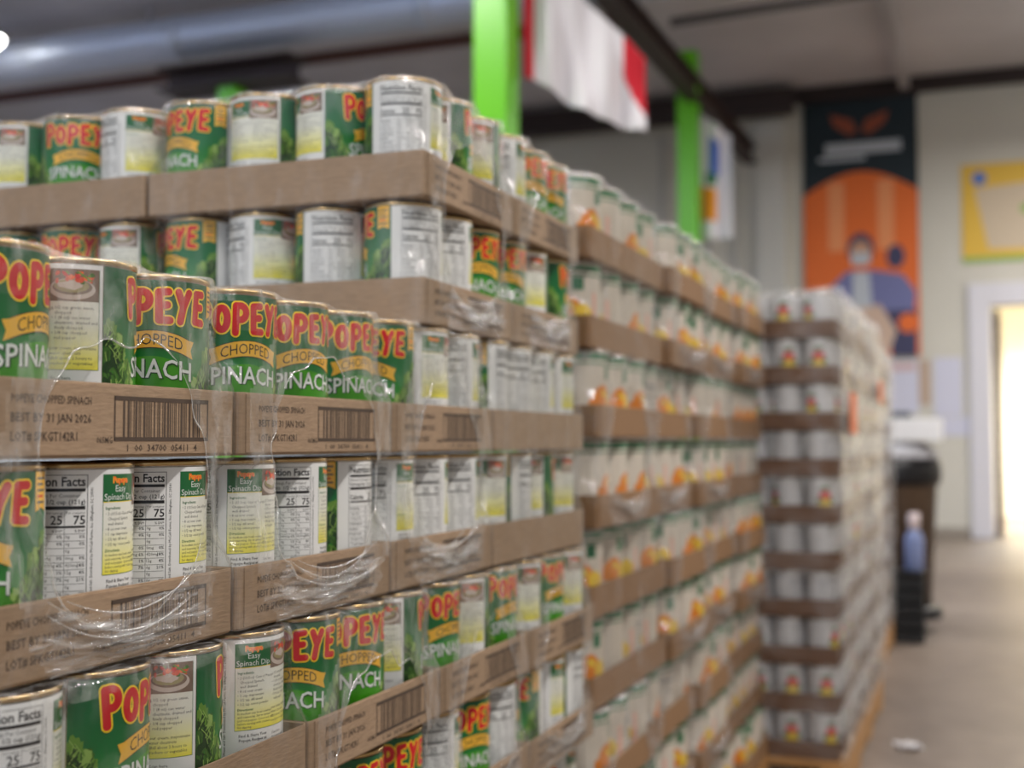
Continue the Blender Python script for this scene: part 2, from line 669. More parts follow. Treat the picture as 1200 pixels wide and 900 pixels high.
    P.text('Per serving', c3 - 1.2, 27.8, 1.3, BLACK, 2, align='R', res=1)
    P.text('Per container', r_, 27.8, 1.3, BLACK, 2, align='R', res=1)
    P.text('Calories', l, 30.6, 4.0, BLACK, 2, res=2, bold=.015, w=(r_ - l) * .36)
    P.text('25', c3 - 1.2, 30.0, 5.0, BLACK, 2, align='R', bold=.012, w=6.4)
    P.text('75', r_, 30.0, 5.0, BLACK, 2, align='R', bold=.012, w=6.4)
    P.rect(l, 35.8, r_, 37.0, BLACK, 2)
    P.text('% DV*', c3 - 1, 38.0, 1.5, BLACK, 2, align='R', res=1, bold=.01)
    P.text('% DV*', r_, 38.0, 1.5, BLACK, 2, align='R', res=1, bold=.01)
    rows = [('Total Fat', '0g', '0%', '0g', '0%'), ('  Sat. Fat', '0g', '0%', '0g', '0%'), ('  Trans Fat', '0g', '', '0g', ''), ('Cholesterol', '0mg', '0%', '0mg', '0%'),
            ('Sodium', '140mg', '6%', '420mg', '18%'), ('Total Carb.', '4g', '1%', '12g', '4%'), ('  Dietary Fiber', '2g', '7%', '6g', '21%'), ('  Total Sugars', '0g', '', '0g', ''),
            ('  Incl. Added', '0g', '0%', '0g', '0%'), ('Protein', '3g', '', '9g', ''), ('Vitamin D', '0mcg', '0%', '0mcg', '0%'), ('Calcium', '100mg', '8%', '300mg', '25%'),
            ('Iron', '1mg', '6%', '3mg', '15%'), ('Potassium', '350mg', '8%', '1050mg', '20%')]
    for i, (nm, g1, p1, g2, p2) in enumerate(rows):
        y = 41.0 + i * 4.05
        P.rect(l, y - .75, r_, y - .55, BLACK, 2)
        P.text(nm.strip(), l + (1.2 if nm[0] == ' ' else 0), y, 1.9, BLACK, 2, res=1, bold=0 if nm[0] == ' ' else .012)
        P.text(g1, c1 + .6, y, 1.8, GREY, 2, res=1)
        if p1:
            P.text(p1, c3 - 1, y, 1.9, BLACK, 2, align='R', res=1, bold=.012)
        P.text(g2, c3 + .6, y, 1.8, GREY, 2, res=1)
        if p2:
            P.text(p2, r_, y, 1.9, BLACK, 2, align='R', res=1, bold=.012)
    P.rect(c3 - .1, 27.2, c3 + .1, 97, BLACK, 2.3)
    P.rect(c1 - .1, 36, c1 + .1, 97, BLACK, 2.3)
    P.text('Ingredients: Spinach, Water and Salt. Distributed by McCall Farms, Inc. Effingham, SC 29541', D(259.5), 101, 1.6, BLACK, 2, w=None, res=1, vert=True)
    # recipe panel in two columns: header and list, then a picture and steps
    a, m_, b = D(271), D(313), D(357)
    pt, pb = 6.8, 65.0
    P.rect(a, pt, b, pb, PANEL, 1)
    for q in ((a, pt, a + .3, pb), (b - .3, pt, b, pb), (a, pb - .3, b, pb)):
        P.rect(*q, HEAD, 2)
    P.rect(a, pt, m_, 22.8, HEAD, 2)
    P.rect(a, 22.8, m_, 23.2, YEL, 2)
    P.text('Popeye', (a + m_) / 2, 8.2, 4.0, YEL, 2.7, align='C', bold=.09, w=13.4)
    P.text('Popeye', (a + m_) / 2, 8.2, 4.0, ORANGE, 3.2, align='C', bold=.045, w=12.8)
    P.text('Easy', (a + m_) / 2, 13.3, 3.7, SILV, 3, align='C')
    P.text('Spinach Dip', (a + m_) / 2, 18.2, 3.6, SILV, 3, align='C', w=25.0)
    P.text('Ingredients:', a + 2, 25.6, 1.8, HEAD, 2, res=1, bold=.015)
    for i, s in enumerate(['\u2022 2 (13.5oz) Cans of Popeye', '   Chopped Spinach,', '   well drained', '\u2022 8 oz sour cream', '\u2022 1 cup mayonnaise', '\u2022 1/2 tsp dill weed', '\u2022 1/2 tsp onion powder']):
        P.text(s.strip(), a + 2 + (1.6 if s[0] == ' ' else 0), 28.9 + i * 2.95, 1.7, GREY, 2, res=1)
    P.text('Directions:', a + 2, 50.2, 1.8, HEAD, 2, res=1, bold=.015)
    for i, s in enumerate(['In medium size bowl combine', 'and seasoning. Stir in spinach', 'and red pepper. Cover and chill', 'before serving with crackers', 'for dipping.']):
        P.text(s, a + 2, 52.9 + i * 2.3, 1.5, GREY, 2, res=1)
    # picture of the dip
    P.rect(m_, pt, b - .3, 25.5, BROWN, 2)
    cx = (m_ + b) / 2
    P.ell(cx - 1, 18.5, 12.8, 6.2, PLATE, 2.4, 24)
    P.ell(cx - 1, 17.3, 11.0, 4.6, BROWN, 2.7, 24)
    P.ell(cx - 1.5, 16.6, 9.6, 3.9, DIP, 3, 22)
    P.ell(cx - 1.5, 16.2, 7.4, 2.6, PLATE, 3.1, 14, 0, .2, rnd)
    for i in range(26):
        P.ell(cx + rnd.uniform(-9.5, 10.5), rnd.uniform(9.0, 13.8) + (1.2 if rnd.random() < .3 else 0), rnd.uniform(.8, 2.2), rnd.uniform(.7, 1.7), rnd.choice([TOM, TOM, ORANGE, LF1, LF2, RED]), 3.3 + i * .06, 9, rnd.uniform(0, 3), .15, rnd)
    P.stroke([(cx + 2, 8.5), (cx + 9, 13.5)], .5, LF2, 5.2, 3)
    for i, s in enumerate(['\u2022 1/2 cup green onion,', '   chopped', '\u2022 1 (8 oz) can water', '   chestnuts, drained and', '   finely chopped', '\u2022 1/4 cup chopped', '   red pepper']):
        P.text(s.strip(), m_ + 2 + (1.6 if s[0] == ' ' else 0), 28.2 + i * 2.9, 1.8, GREY, 2, res=1)
    for i, s in enumerate(['sour cream, mayonnaise', 'water chestnuts', 'Chill about 2 hours to', 'crackers or vegetables']):
        P.text(s, m_ + 1, 51.5 + i * 2.9, 1.8, GREY, 2, res=1)
    P.text('Find & Share Your', (a + m_) / 2, 67.6, 2.0, BLACK, 2, align='C', res=1, bold=.01)
    P.text('Popeye Recipes at', (a + m_) / 2, 70.6, 2.0, BLACK, 2, align='C', res=1, bold=.01)
    P.text('Scan here', m_ + 2, 68.6, 1.9, BLACK, 2, res=1)
    P.text('for more recipes', m_ + 2, 71.6, 1.9, BLACK, 2, res=1)
    return P.wrapped('label', CAN_R + .00012, CAN_H, SPINACH_MATS, 4 * DEG)


def can_body_mesh(name, r, h, mat_rim, mat_body, n=64):
    mb = MB()
    s = r / .0378
    prof = [(0, .0022), (r - .003, .0022), (r - .0012, 0), (r + .0004, .0003), (r + .0007, .0016), (r + .0003, .0030), (r - .0004, .0036), (r - .0002, .0046), (r - .0002, h - .0046), (r - .0004, h - .0036),
            (r + .0003, h - .0030)]
    mb.lathe(prof, n, 1)
    mb.lathe([(r + .0003, h - .0030), (r + .0007, h - .0016), (r + .0004, h - .0003), (r - .0008, h)], n, 0)
    return mb.mesh(name, [mat_rim, mat_body])


def lid_mesh(name, r, h, mat, n=48):
    mb = MB()
    prof = [(r - .0008, h), (r - .0018, h - .0008), (r - .0024, h - .0035), (r - .0045, h - .0038), (r - .006, h - .0026), (r - .0085, h - .0026), (r - .0095, h - .0036), (r - .014, h - .0036), (r - .015, h - .0028), (r - .019, h - .0028), (r - .020, h - .0034), (0.0004, h - .0034)]
    mb.lathe(prof, n, 0)
    return mb.mesh(name, [mat])


ME_body = can_body_mesh('spinach_can', CAN_R, CAN_H, M_gold, M_tin)
ME_lid = lid_mesh('lid', CAN_R, CAN_H, M_gold)
ME_label = spinach_label()
CAN_PROTO = []


def add_can(kind, meshes, x, y, z, rz, label, cat, group):
    """a can: body, with its label and lid as parts; each one its own object"""
    b = mesh_obj(kind, meshes[0], None, (x, y, z), rz)
    for nm, me in meshes[1:]:
        mesh_obj(nm, me, b)
    tag(b, label, cat, group)
    return b


# ------------------------------------------------------------------ cardboard trays
def tray_mesh(name, L, W, h, mats, prn=None, t=.0012, rad=.004):
    def loop(a, b, r, n=4):
        pts = []
        for cx, cy, a0 in ((a - r, b - r, 0), (-a + r, b - r, 90), (-a + r, -b + r, 180), (a - r, -b + r, 270)):
            for i in range(n + 1):
                q = R(a0 + 90 * i / n)
                pts.append((cx + r * math.cos(q), cy + r * math.sin(q)))
        return pts
    mb = MB()
    a, b = L / 2, W / 2
    o, i_ = loop(a, b, rad), loop(a - t, b - t, rad - t * .6)
    o0 = loop(a - .0012, b - .0012, rad)
    n = len(o)
    vs = [(x, y, 0) for x, y in o0] + [(x, y, .0014) for x, y in o] + [(x, y, h - .0006) for x, y in o] + [(x * .9985, y * .9985, h) for x, y in o] + [(x, y, h - .0004) for x, y in i_] + [(x, y, .0022) for x, y in i_]
    fs = []
    for k in range(5):
        for j in range(n):
            p, q = k * n + j, k * n + (j + 1) % n
            fs.append((p, q, q + n, p + n))
    fs.append(tuple(range(n))[::-1])
    fs.append(tuple(5 * n + j for j in range(n)))
    mb.add(vs, fs, 0)
    me = mb.mesh(name, mats)
    # glued end panel: a second ply on each end, stopping short of one corner
    pm = MB()
    pm.bevbox((a - .0002, -b + .0075, .0018), (a + .0008, b - .0045, h - .0012), .0003, 0)
    if prn:
        prn.flat(pm, lambda x, y, l: Vector((a + .00085 + l, -b + x / 1000, h - y / 1000)), lambda m: 1)
    return me, pm.mesh('end_panel', mats)


def tray(name, meshes, loc, rz):
    o = mesh_obj(name, meshes[0], None, loc, rz)
    mesh_obj('end_panel', meshes[1], o)
    mesh_obj('end_panel', meshes[1], o, rz=PI)
    return o


def carton_print(W, h):
    rnd = random.Random(11)
    P = Print()
    w = W * 1000
    H = h * 1000
    x = w * .10
    P.text('POPEYE CHOPPED SPINACH', x, 8.6, 4.4, 0, 1, w=w * .27, bold=.012, res=1)
    P.text('BEST BY 31 JAN 2026', x, 18.4, 4.8, 0, 1, w=w * .27, bold=.012, res=1)
    P.text('LOT# SPKGT142R1', x, 28.4, 5.0, 0, 1, w=w * .22, bold=.012, res=1)
    P.text('065MG', w * .39, 31.0, 3.6, 0, 1, w=w * .06, bold=.008, res=1)
    a, b = w * .455, w * .86
    P.rect(a, 7, b, 9.6, 0)
    P.rect(a, 31.0, b, 33.4, 0)
    P.rect(a, 7, a + 1.3, 33, 0)
    P.rect(b - 1.3, 7, b, 33, 0)
    q = a + 8
    while q < b - 9:
        t = rnd.choice([.7, .7, 1.2, 1.9])
        P.rect(q, 9.6, q + t, 31, 0)
        q += t + rnd.choice([.8, .8, 1.3, 2.2])
    P.text('1  00  34700  05411  4', (a + b) / 2, 35.4, 4.0, 0, 1, w=w * .30, align='C', bold=.006, res=1)
    return P


PK_L, PK_W, PK_P, TRAY_H = .31, .233, .118, .043
ME_tray = tray_mesh('cardboard_tray', PK_L - .003, PK_W - .003, TRAY_H, [M_kraft, M_ink], carton_print(PK_W - .003, TRAY_H))


# ------------------------------------------------------------------ shrink film round two stacked trays
def sstep(a, b, x):
    t = min(1, max(0, (x - a) / (b - a)))
    return t * t * (3 - 2 * t)


def film_mesh(name, L, W, P, can_r, can_h, tray_h, nx, ny, seed, mats, res=.004, hole=True, levels=2, top=True):
    rnd = random.Random(seed)
    off = Vector((seed * 3.17, seed * 1.31, 0))
    a, b = L / 2 - .0003, W / 2 - .0003
    per = []       # points on the square-cornered rectangle
    def side(p, q, n):
        for i in range(n):
            per.append((p[0] + (q[0] - p[0]) * i / n, p[1] + (q[1] - p[1]) * i / n))
    na, nb = int(2 * a / res), int(2 * b / res)
    side((a, -b), (a, b), nb)
    side((a, b), (-a, b), na)
    side((-a, b), (-a, -b), nb)
    side((-a, -b), (a, -b), na)
    N = len(per)
    px, py = (L - .005) / nx, (W - .005) / ny
    Htop = (levels - 1) * P + .0028 + can_h + .0006
    zs = []
    z = 0.0
    while z < Htop - res * .6:
        zs.append(z)
        z += res
    zs += [Htop - .0014, Htop]
    insets = [.0015, .005, .010, .018, .03, .05, .08] if top else [.0015, .005, .010, .016]
    rows = []
    def level_profile(z):
        """(corner radius, inset, scallop) at height z"""
        k = min(levels - 1, int(z / P))
        zz = z - k * P
        up = sstep(tray_h - .004, tray_h + .030, zz)
        dn = sstep(P - .010, P - .001, zz) if k < levels - 1 else 0
        u = up * (1 - dn)
        return .004 + (can_r - .004) * u, .0009 * u, u
    def pt(i, z, extra=0.0):
        x, y = per[i]
        rc, ins, u = level_profile(z)
        ins += .0018 * sstep(Htop - .010, Htop, z)
        A, B = a - ins - extra, b - ins - extra
        x, y = x / a * A, y / b * B
        rc = max(rc, .003)
        cx, cy = math.copysign(A - rc, x), math.copysign(B - rc, y)
        if abs(x) > A - rc and abs(y) > B - rc:
            d = Vector((x - cx, y - cy))
            d = d.normalized() * rc if d.length > 1e-9 else Vector((rc, 0))
            x, y = cx + d.x, cy + d.y
        # sag between neighbouring cans
        if abs(per[i][0]) >= a - 1e-9 and abs(per[i][0]) * 0 == 0 and abs(abs(per[i][0]) - a) < 1e-9:
            s = .5 - .5 * math.cos(2 * PI * (y / py + (.5 if ny % 2 else 0) + .0)) if ny % 2 == 0 else .5 + .5 * math.cos(2 * PI * (y / py + .5))
            s = 1 - s if ny % 2 == 0 else .5 - .5 * math.cos(2 * PI * y / py)
            mid = abs(y) < b - can_r * .9
            if mid:
                x -= math.copysign(.0035 * u * s, x)
        else:
            s = (.5 + .5 * math.cos(2 * PI * x / px)) if nx % 2 == 0 else (.5 - .5 * math.cos(2 * PI * x / px))
            mid = abs(x) < a - can_r * .9
            if mid:
                y -= math.copysign(.0035 * u * s, y)
        return x, y, (s if mid else 0), u
    V, F, Mi = [], [], []
    for z in zs:
        for i in range(N):
            x, y, s, u = pt(i, z)
            zz = z
            if z > Htop - .02:
                zz -= .0045 * s * sstep(Htop - .02, Htop, z)
            d = Vector((x, y, 0)).normalized()
            q = Vector((x * 26, y * 26, z * 7)) + off
            am = .0008 + .0012 * u + .0016 * sstep(Htop - .03, Htop, z)
            n1 = noise.noise(q) * am + noise.noise(q * 3.3) * am * .35
            n1 = n1 + am * .6
            q = Vector((x, y, zz)) + d * max(0, n1)
            q.y = max(-W / 2 + .0002, min(W / 2 - .0002, q.y))
            V.append(q)
    for e in insets:
        for i in range(N):
            x, y, s, u = pt(i, Htop, e)
            q = Vector((x * 40, y * 40, 3)) + off
            V.append(Vector((x, y, Htop - .0045 * s * math.exp(-e / .0035) + .0004 + .0006 * noise.noise(q))))
    nr = len(zs) + len(insets)
    hw, hh = .34 * W + rnd.uniform(-.004, .004), .72 * P
    z0, y0 = .89 * P, rnd.uniform(-.004, .006)
    def hf(v):
        """negative inside the lens-shaped opening of an end"""
        yy = (v.y - y0) * (1 if v.x > 0 else -1)
        wob = .22 * noise.noise(Vector((yy * 18, v.z * 16, seed * 2.3))) + .10 * noise.noise(Vector((yy * 50, v.z * 45, seed)))
        return (abs(yy) / hw) ** 2.3 + (abs(v.z - z0) / hh) ** 2.1 - 1 + wob * 1.6
    dead = set()
    if hole:
        for k in range(len(zs)):
            for i in range(N):
                j = k * N + i
                if abs(abs(per[i][0]) - a) < 1e-9 and abs(per[i][1]) < b - .006 and hf(V[j]) < 0:
                    dead.add(j)
    rim_next = {}
    for k in range(nr - 1):
        for i in range(N):
            q = (k * N + i, k * N + (i + 1) % N, (k + 1) * N + (i + 1) % N, (k + 1) * N + i)
            if any(j in dead for j in q):
                continue
            F.append(q)
            v = V[q[0]]
            m = 0
            if hole and abs(v.x) > a * .97 and v.z < z0 - hh + .016 and abs(v.y - y0) < hw * (1.1 - .5 * abs(v.z - .015) / .03):
                m = 1
            if m == 0 and v.z > Htop - .013:
                m = 3
            if hole and m == 0 and abs(abs(per[i][0]) - a) < 1e-9 and (hf(v) < 1.1 or v.z > Htop - .03):
                m = 3
            Mi.append(m)
    if top:
        base = (nr - 1) * N
        V.append(Vector((0, 0, Htop + .0006)))
        for i in range(N):
            F.append((base + i, base + (i + 1) % N, len(V) - 1))
            Mi.append(0)
    # pull the opening's edge onto the smooth curve and roll it into a bead
    mb = MB()
    if hole:
        ecount = {}
        for f in F:
            for p, q in zip(f, f[1:] + f[:1]):
                ecount[(p, q)] = ecount.get((p, q), 0) + 1
        nxt = {}
        for (p, q) in ecount:
            if (q, p) not in ecount:
                zk = min(p, q) // N
                if not (p < N and q < N):
                    nxt[q] = p
        for j in list(nxt):
            v = V[j]
            for _ in range(4):
                g = Vector(((0), (hf(v + Vector((0, .0005, 0))) - hf(v - Vector((0, .0005, 0)))) / .001, (hf(v + Vector((0, 0, .0005))) - hf(v - Vector((0, 0, .0005)))) / .001))
                if g.length > 1e-6:
                    st = -hf(v) / g.length_squared * g
                    if st.length > .004:
                        st = st.normalized() * .004
                    v = v + st * .7
            V[j] = v
        seen = set()
        loops = []
        for st in nxt:
            if st in seen:
                continue
            lp, j = [], st
            while j in nxt and j not in seen:
                seen.add(j)
                lp.append(j)
                j = nxt[j]
            if len(lp) > 20:
                loops.append(lp)
        mb.add(V, F, 0, True)
        mb.m = Mi[:]
        for lp in loops:
            pts = []
            for j in lp:
                d = Vector((V[j].x, 0, 0)).normalized()
                pts.append(V[j] + d * .0004)
            rr = [max(.00015, .00040 + .0007 * noise.noise(p * 40 + off)) for p in pts]
            mb.tube(pts, rr, 5, 2, True)
            # gathered folds along the foot of the opening: crumpled bands of film
            sx = 1 if pts[0].x > 0 else -1
            for c in range(4):
                zc = z0 - hh + rnd.uniform(-.006, .010)
                y_a, y_b = y0 + rnd.uniform(-1.0, -.3) * hw, y0 + rnd.uniform(.3, 1.05) * hw
                ph, sl = rnd.uniform(0, 6), rnd.uniform(-.010, .010)
                wd = rnd.uniform(.006, .014)
                vs, fs = [], []
                nn, mm = 46, 7
                for t in range(nn):
                    f_ = t / (nn - 1)
                    yy = y_a + (y_b - y_a) * f_
                    wv = wd * (.15 + .85 * math.sin(PI * f_) ** .7)
                    zz = zc + sl * (f_ - .5) + .009 * (2 * f_ - 1) ** 2 + .0016 * math.sin(8 * f_ + ph)
                    for j in range(mm):
                        g = j / (mm - 1) - .5
                        q = Vector((yy * 22, g * wv * 520, c * 3.7 + seed))
                        vs.append(Vector((sx * (a + .0022 + .0022 * abs(noise.noise(q)) + .0006 * c), yy, max(.001, zz + g * wv + .0012 * noise.noise(q * .7)))))
                for t in range(nn - 1):
                    for j in range(mm - 1):
                        fs.append((t * mm + j, (t + 1) * mm + j, (t + 1) * mm + j + 1, t * mm + j + 1))
                mb.add(vs, fs, 1, True)
            # a few tight strands pulled across the gathered band
            for c in range(3):
                zc = z0 - hh + rnd.uniform(-.004, .012)
                y_a, y_b = y0 + rnd.uniform(-1.1, -.5) * hw, y0 + rnd.uniform(.4, 1.1) * hw
                ph, sl = rnd.uniform(0, 6), rnd.uniform(-.012, .012)
                fold = []
                for t in range(30):
                    f_ = t / 29
                    fold.append(Vector((sx * (a + .0044 + .0006 * math.sin(7 * f_ + ph)), y_a + (y_b - y_a) * f_, max(.001, zc + sl * (f_ - .5) + .016 * (2 * f_ - 1) ** 2 + .0015 * math.sin(5 * f_ + ph)))))
                mb.tube(fold, [.0002 + .0009 * math.sin(PI * t / 29) * (.5 + .5 * noise.noise(Vector((t * .35, c, seed)))) for t in range(30)], 5, 2)
    else:
        mb.add(V, F, 0, True)
    return mb.mesh(name, mats)


FILM_MATS = [M_film, M_bunch, M_rim, M_band]
ME_film = [film_mesh('shrink_film', PK_L, PK_W, PK_P, CAN_R, CAN_H, TRAY_H, 4, 3, s, FILM_MATS) for s in (1, 2, 3, 4)]


# ------------------------------------------------------------------ the near pallet: spinach
FACE = -.469
NEAR = .4825
DECK = .128
CP = .0757       # can pitch inside a tray
LAYER = {8: 'top layer', 7: 'second layer', 6: 'third layer', 5: 'fourth layer', 4: 'fifth layer', 3: 'sixth layer', 2: 'seventh layer', 1: 'eighth layer', 0: 'bottom layer'}


def shows(Lc):
    Lc %= 360
    if 25 <= Lc < 125:
        return 'showing its red and yellow lettering'
    if 125 <= Lc < 180:
        return 'turned to its yellow tag'
    if 180 <= Lc < 250:
        return 'turned to its nutrition panel'
    if 250 <= Lc < 305:
        return 'turned to its recipe panel'
    if 305 <= Lc < 345:
        return 'turned to its recipe picture'
    return 'turned to its printed leaves'


def spinach(x, y, z, Lc, where):
    phi = math.atan2(-y, -x)
    add_can('spinach_can', [ME_body, ('label', ME_label), ('lid', ME_lid)], x, y, z, phi - R(Lc), 'green spinach can ' + shows(Lc) + ', ' + where, 'can', 'spinach cans on the near pallet')


ROT = {
    6: [24, 332, 85, 60, 53, 40, 97, 252, 214, 150, 185, 205, 232],
    5: [97, 240, 239, 265, 216, 162, 235, 205, 203, 288, 154, 317, 276],
    4: [211, 14, 327, 265, 86, 63, 327, 33, 300, 20, 290, 20, 285],
    3: [60, 200, 300, 85, 20, 45, 67, 210, 45, 190, 110, 235, 150],
    2: [210, 80, 300, 40, 250, 90, 330, 220, 70, 200, 280, 40, 230],
    1: [70, 220, 40, 300, 80, 240, 20, 330, 90, 210, 60, 280, 40],
    0: [240, 60, 320, 210, 90, 20, 260, 50, 300, 80, 220, 40, 310],
}
PATTERN = {6: 'SSSL', 5: 'SSSL', 4: 'LSSS', 3: 'LSSS', 2: 'SSSL', 1: 'SSSL', 0: 'LSSS'}
SHIFT = {6: 0, 5: 0, 4: .012, 3: .012, 2: .003, 1: .003, 0: .0}
JIT = {}
rj = random.Random(3)
for _p in range(4):
    for _t in range(4):
        JIT[_p, _t] = (rj.uniform(-.0012, .0012), rj.uniform(-.0003, .0003))
fseed = 0


def put_tray(x, y, z, rz, label):
    tag(tray('cardboard_tray', ME_tray, (x, y, z), rz), label, 'tray', 'cardboard trays on the near pallet')


def put_film(x, y, z, rz, label):
    global fseed
    tag(mesh_obj('shrink_film', ME_film[fseed % 4], None, (x, y, z), rz), label, 'plastic film', 'shrink film on the near pallet')
    fseed += 1


for k in range(0, 7):
    z = DECK + k * PK_P
    y = NEAR
    idx = 0
    for t, kind in enumerate(PATTERN[k]):
        ln = PK_W if kind == 'S' else PK_L
        dep = PK_L if kind == 'S' else PK_W
        n = 3 if kind == 'S' else 4
        jx, jy = JIT[(k + 1) // 2, t]
        cx, cy = FACE + SHIFT[k] + jx - dep / 2, y + ln / 2 + jy
        rz = 0 if kind == 'S' else PI / 2
        pr = 'barcode printed' if kind == 'S' else 'plain long-sided'
        put_tray(cx, cy, z, rz, f'{pr} cardboard tray, {ORD[t]} from the near end in the {LAYER[k]} of spinach')
        for c in range(n):
            yy = cy + (c - (n - 1) / 2) * CP
            xx = FACE + SHIFT[k] + jx - .0030 - .0003 - CAN_R - .0008
            spinach(xx, yy, z + .0027, ROT[k][idx], f'{ORD[idx]} along the {LAYER[k]}')
            idx += 1
        if k in (1, 3, 5):
            put_film(cx, cy, z, rz, f'clear shrink film around the {ORD[t]} tray pair, {LAYER[k + 1]} and {LAYER[k]}')
        y += ln

# the two top layers, stacked only on the far half
FRONT_Y = 1.0255
FROT = {8: [227, 14, 341, 138, 289, 88, 353, 80], 7: [193, 225, 290, 154, 354, 100, 60, 200]}
RROT = {8: [337, 304, 225, 60, 70], 7: [205, 60, 60, 290, 340]}
for k in (7, 8):
    z = DECK + k * PK_P
    dx = -.0065
    spots = [(FACE + dx - PK_L / 2, FRONT_Y + PK_W / 2, 0, 'corner'), (FACE + dx - PK_L * 1.5, FRONT_Y + PK_W / 2, 0, 'end-face'), (FACE + dx - PK_L / 2, FRONT_Y + PK_W * 1.5, 0, 'rear')]
    names = ['cardboard tray at the near corner of the', 'cardboard tray beyond the corner tray on the end face of the', 'cardboard tray behind the corner tray along the aisle in the']
    for (cx, cy, rz, w_), nm in zip(spots, names):
        put_tray(cx, cy, z, rz, f'{nm} {LAYER[k]} of spinach')
        if k == 7:
            put_film(cx, cy, z, rz, f'clear shrink film around the {w_} tray pair of the top and second layers')
    for i in range(8):
        t = i // 4
        cx = spots[t][0] + (1.5 - i % 4) * CP
        spinach(cx, FRONT_Y + .0030 + CAN_R + .0011, z + .0027, FROT[k][i], f'{ORD[i]} across the {LAYER[k]} end')
    for i in range(5):
        tr = spots[0] if i < 2 else spots[2]
        j = i + 1 if i < 2 else i - 2
        spinach(tr[0] + 1.5 * CP, tr[1] + (j - 1) * CP, z + .0027, RROT[k][i], f'{ORD[i]} behind the corner, {LAYER[k]}')


# ------------------------------------------------------------------ wooden pallets
M_wood = plain('pallet_wood', S(178, 132, 80), .7, var=.25, scale=14, bump=.3)


def pallet(x0, x1, y0, y1, h, label):
    o = empty('wooden_pallet', ((x0 + x1) / 2, (y0 + y1) / 2, 0))
    tag(o, label, 'pallet', 'wooden pallets under the stacks')
    cx, cy = (x0 + x1) / 2, (y0 + y1) / 2
    n = max(6, round((y1 - y0) / .17))
    st = (y1 - y0 - .10) / (n - 1)
    for i in range(n):
        m = MB()
        m.bevbox((x0 - cx, y0 - cy + i * st, h - .018), (x1 - cx, y0 - cy + i * st + .10, h), .003)
        m.build('deck_board', M_wood, o)
    for i in range(3):
        m = MB()
        xx = x0 - cx + (x1 - x0 - .045) * i / 2
        m.bevbox((xx, y0 - cy, .018), (xx + .045, y1 - cy, h - .018), .003)
        m.build('stringer', M_wood, o)
    for i in range(4):
        m = MB()
        yy = y0 - cy + (y1 - y0 - .10) * i / 3
        m.bevbox((x0 - cx, yy, 0), (x1 - cx, yy + .10, .018), .003)
        m.build('bottom_board', M_wood, o)
    return o


pallet(FACE - 1.24, FACE, NEAR, NEAR + 1.01, DECK, 'wooden pallet under the near stack of green spinach cans')

# ------------------------------------------------------------------ the middle pallet: fruit in large cans
FR, FH, FP = .0483, .1130, .1185
FL, FW = .412, .309
F_white = plain('fruit_label_cream', S(206, 196, 182), .35)
F_green = plain('fruit_label_green', S(24, 106, 66), .35)
F_orange = plain('fruit_orange', S(218, 128, 40), .35)
F_yellow = plain('fruit_yellow', S(226, 190, 62), .35)
F_pink = plain('fruit_label_pink', S(222, 176, 160), .35)
F_grey = plain('fruit_label_grey', S(120, 122, 126), .4)


def fruit_label():
    P = Print()
    dg = FR * 1000 * PI / 180
    D = lambda d: d * dg
    rnd = random.Random(2)
    P.rect(0, 4, D(360), 110, 0, 0)
    P.rect(0, 4, D(360), 12, 1, 1)
    P.rect(0, 16, D(360), 18.5, 1, 1)
    for s in (0, 180):
        P.rect(D(s + 58), 20, D(s + 78), 38, 1, 2)
        P.ell(D(s + 50), 62, 19, 16, 2, 2, 20, 0, .05, rnd)
        P.ell(D(s + 78), 68, 15, 12, 3, 3, 18, .3, .05, rnd)
        P.ell(D(s + 54), 57, 7, 5, 3, 3, 12, .3, .1, rnd)
        P.ell(D(s + 30), 70, 10, 8, 2, 3, 14, 0, .1, rnd)
        P.rect(D(s + 96), 40, D(s + 106), 100, 4, 2)
    P.rect(D(110), 22, D(165), 100, 0, 2)
    for i in range(11):
        P.rect(D(114), 26 + i * 6.5, D(160), 28 + i * 6.5 + (2 if i == 1 else 0), 5, 3)
    return P.wrapped('label', FR + .0002, FH, [F_white, F_green, F_orange, F_yellow, F_pink, F_grey], 9 * dg)


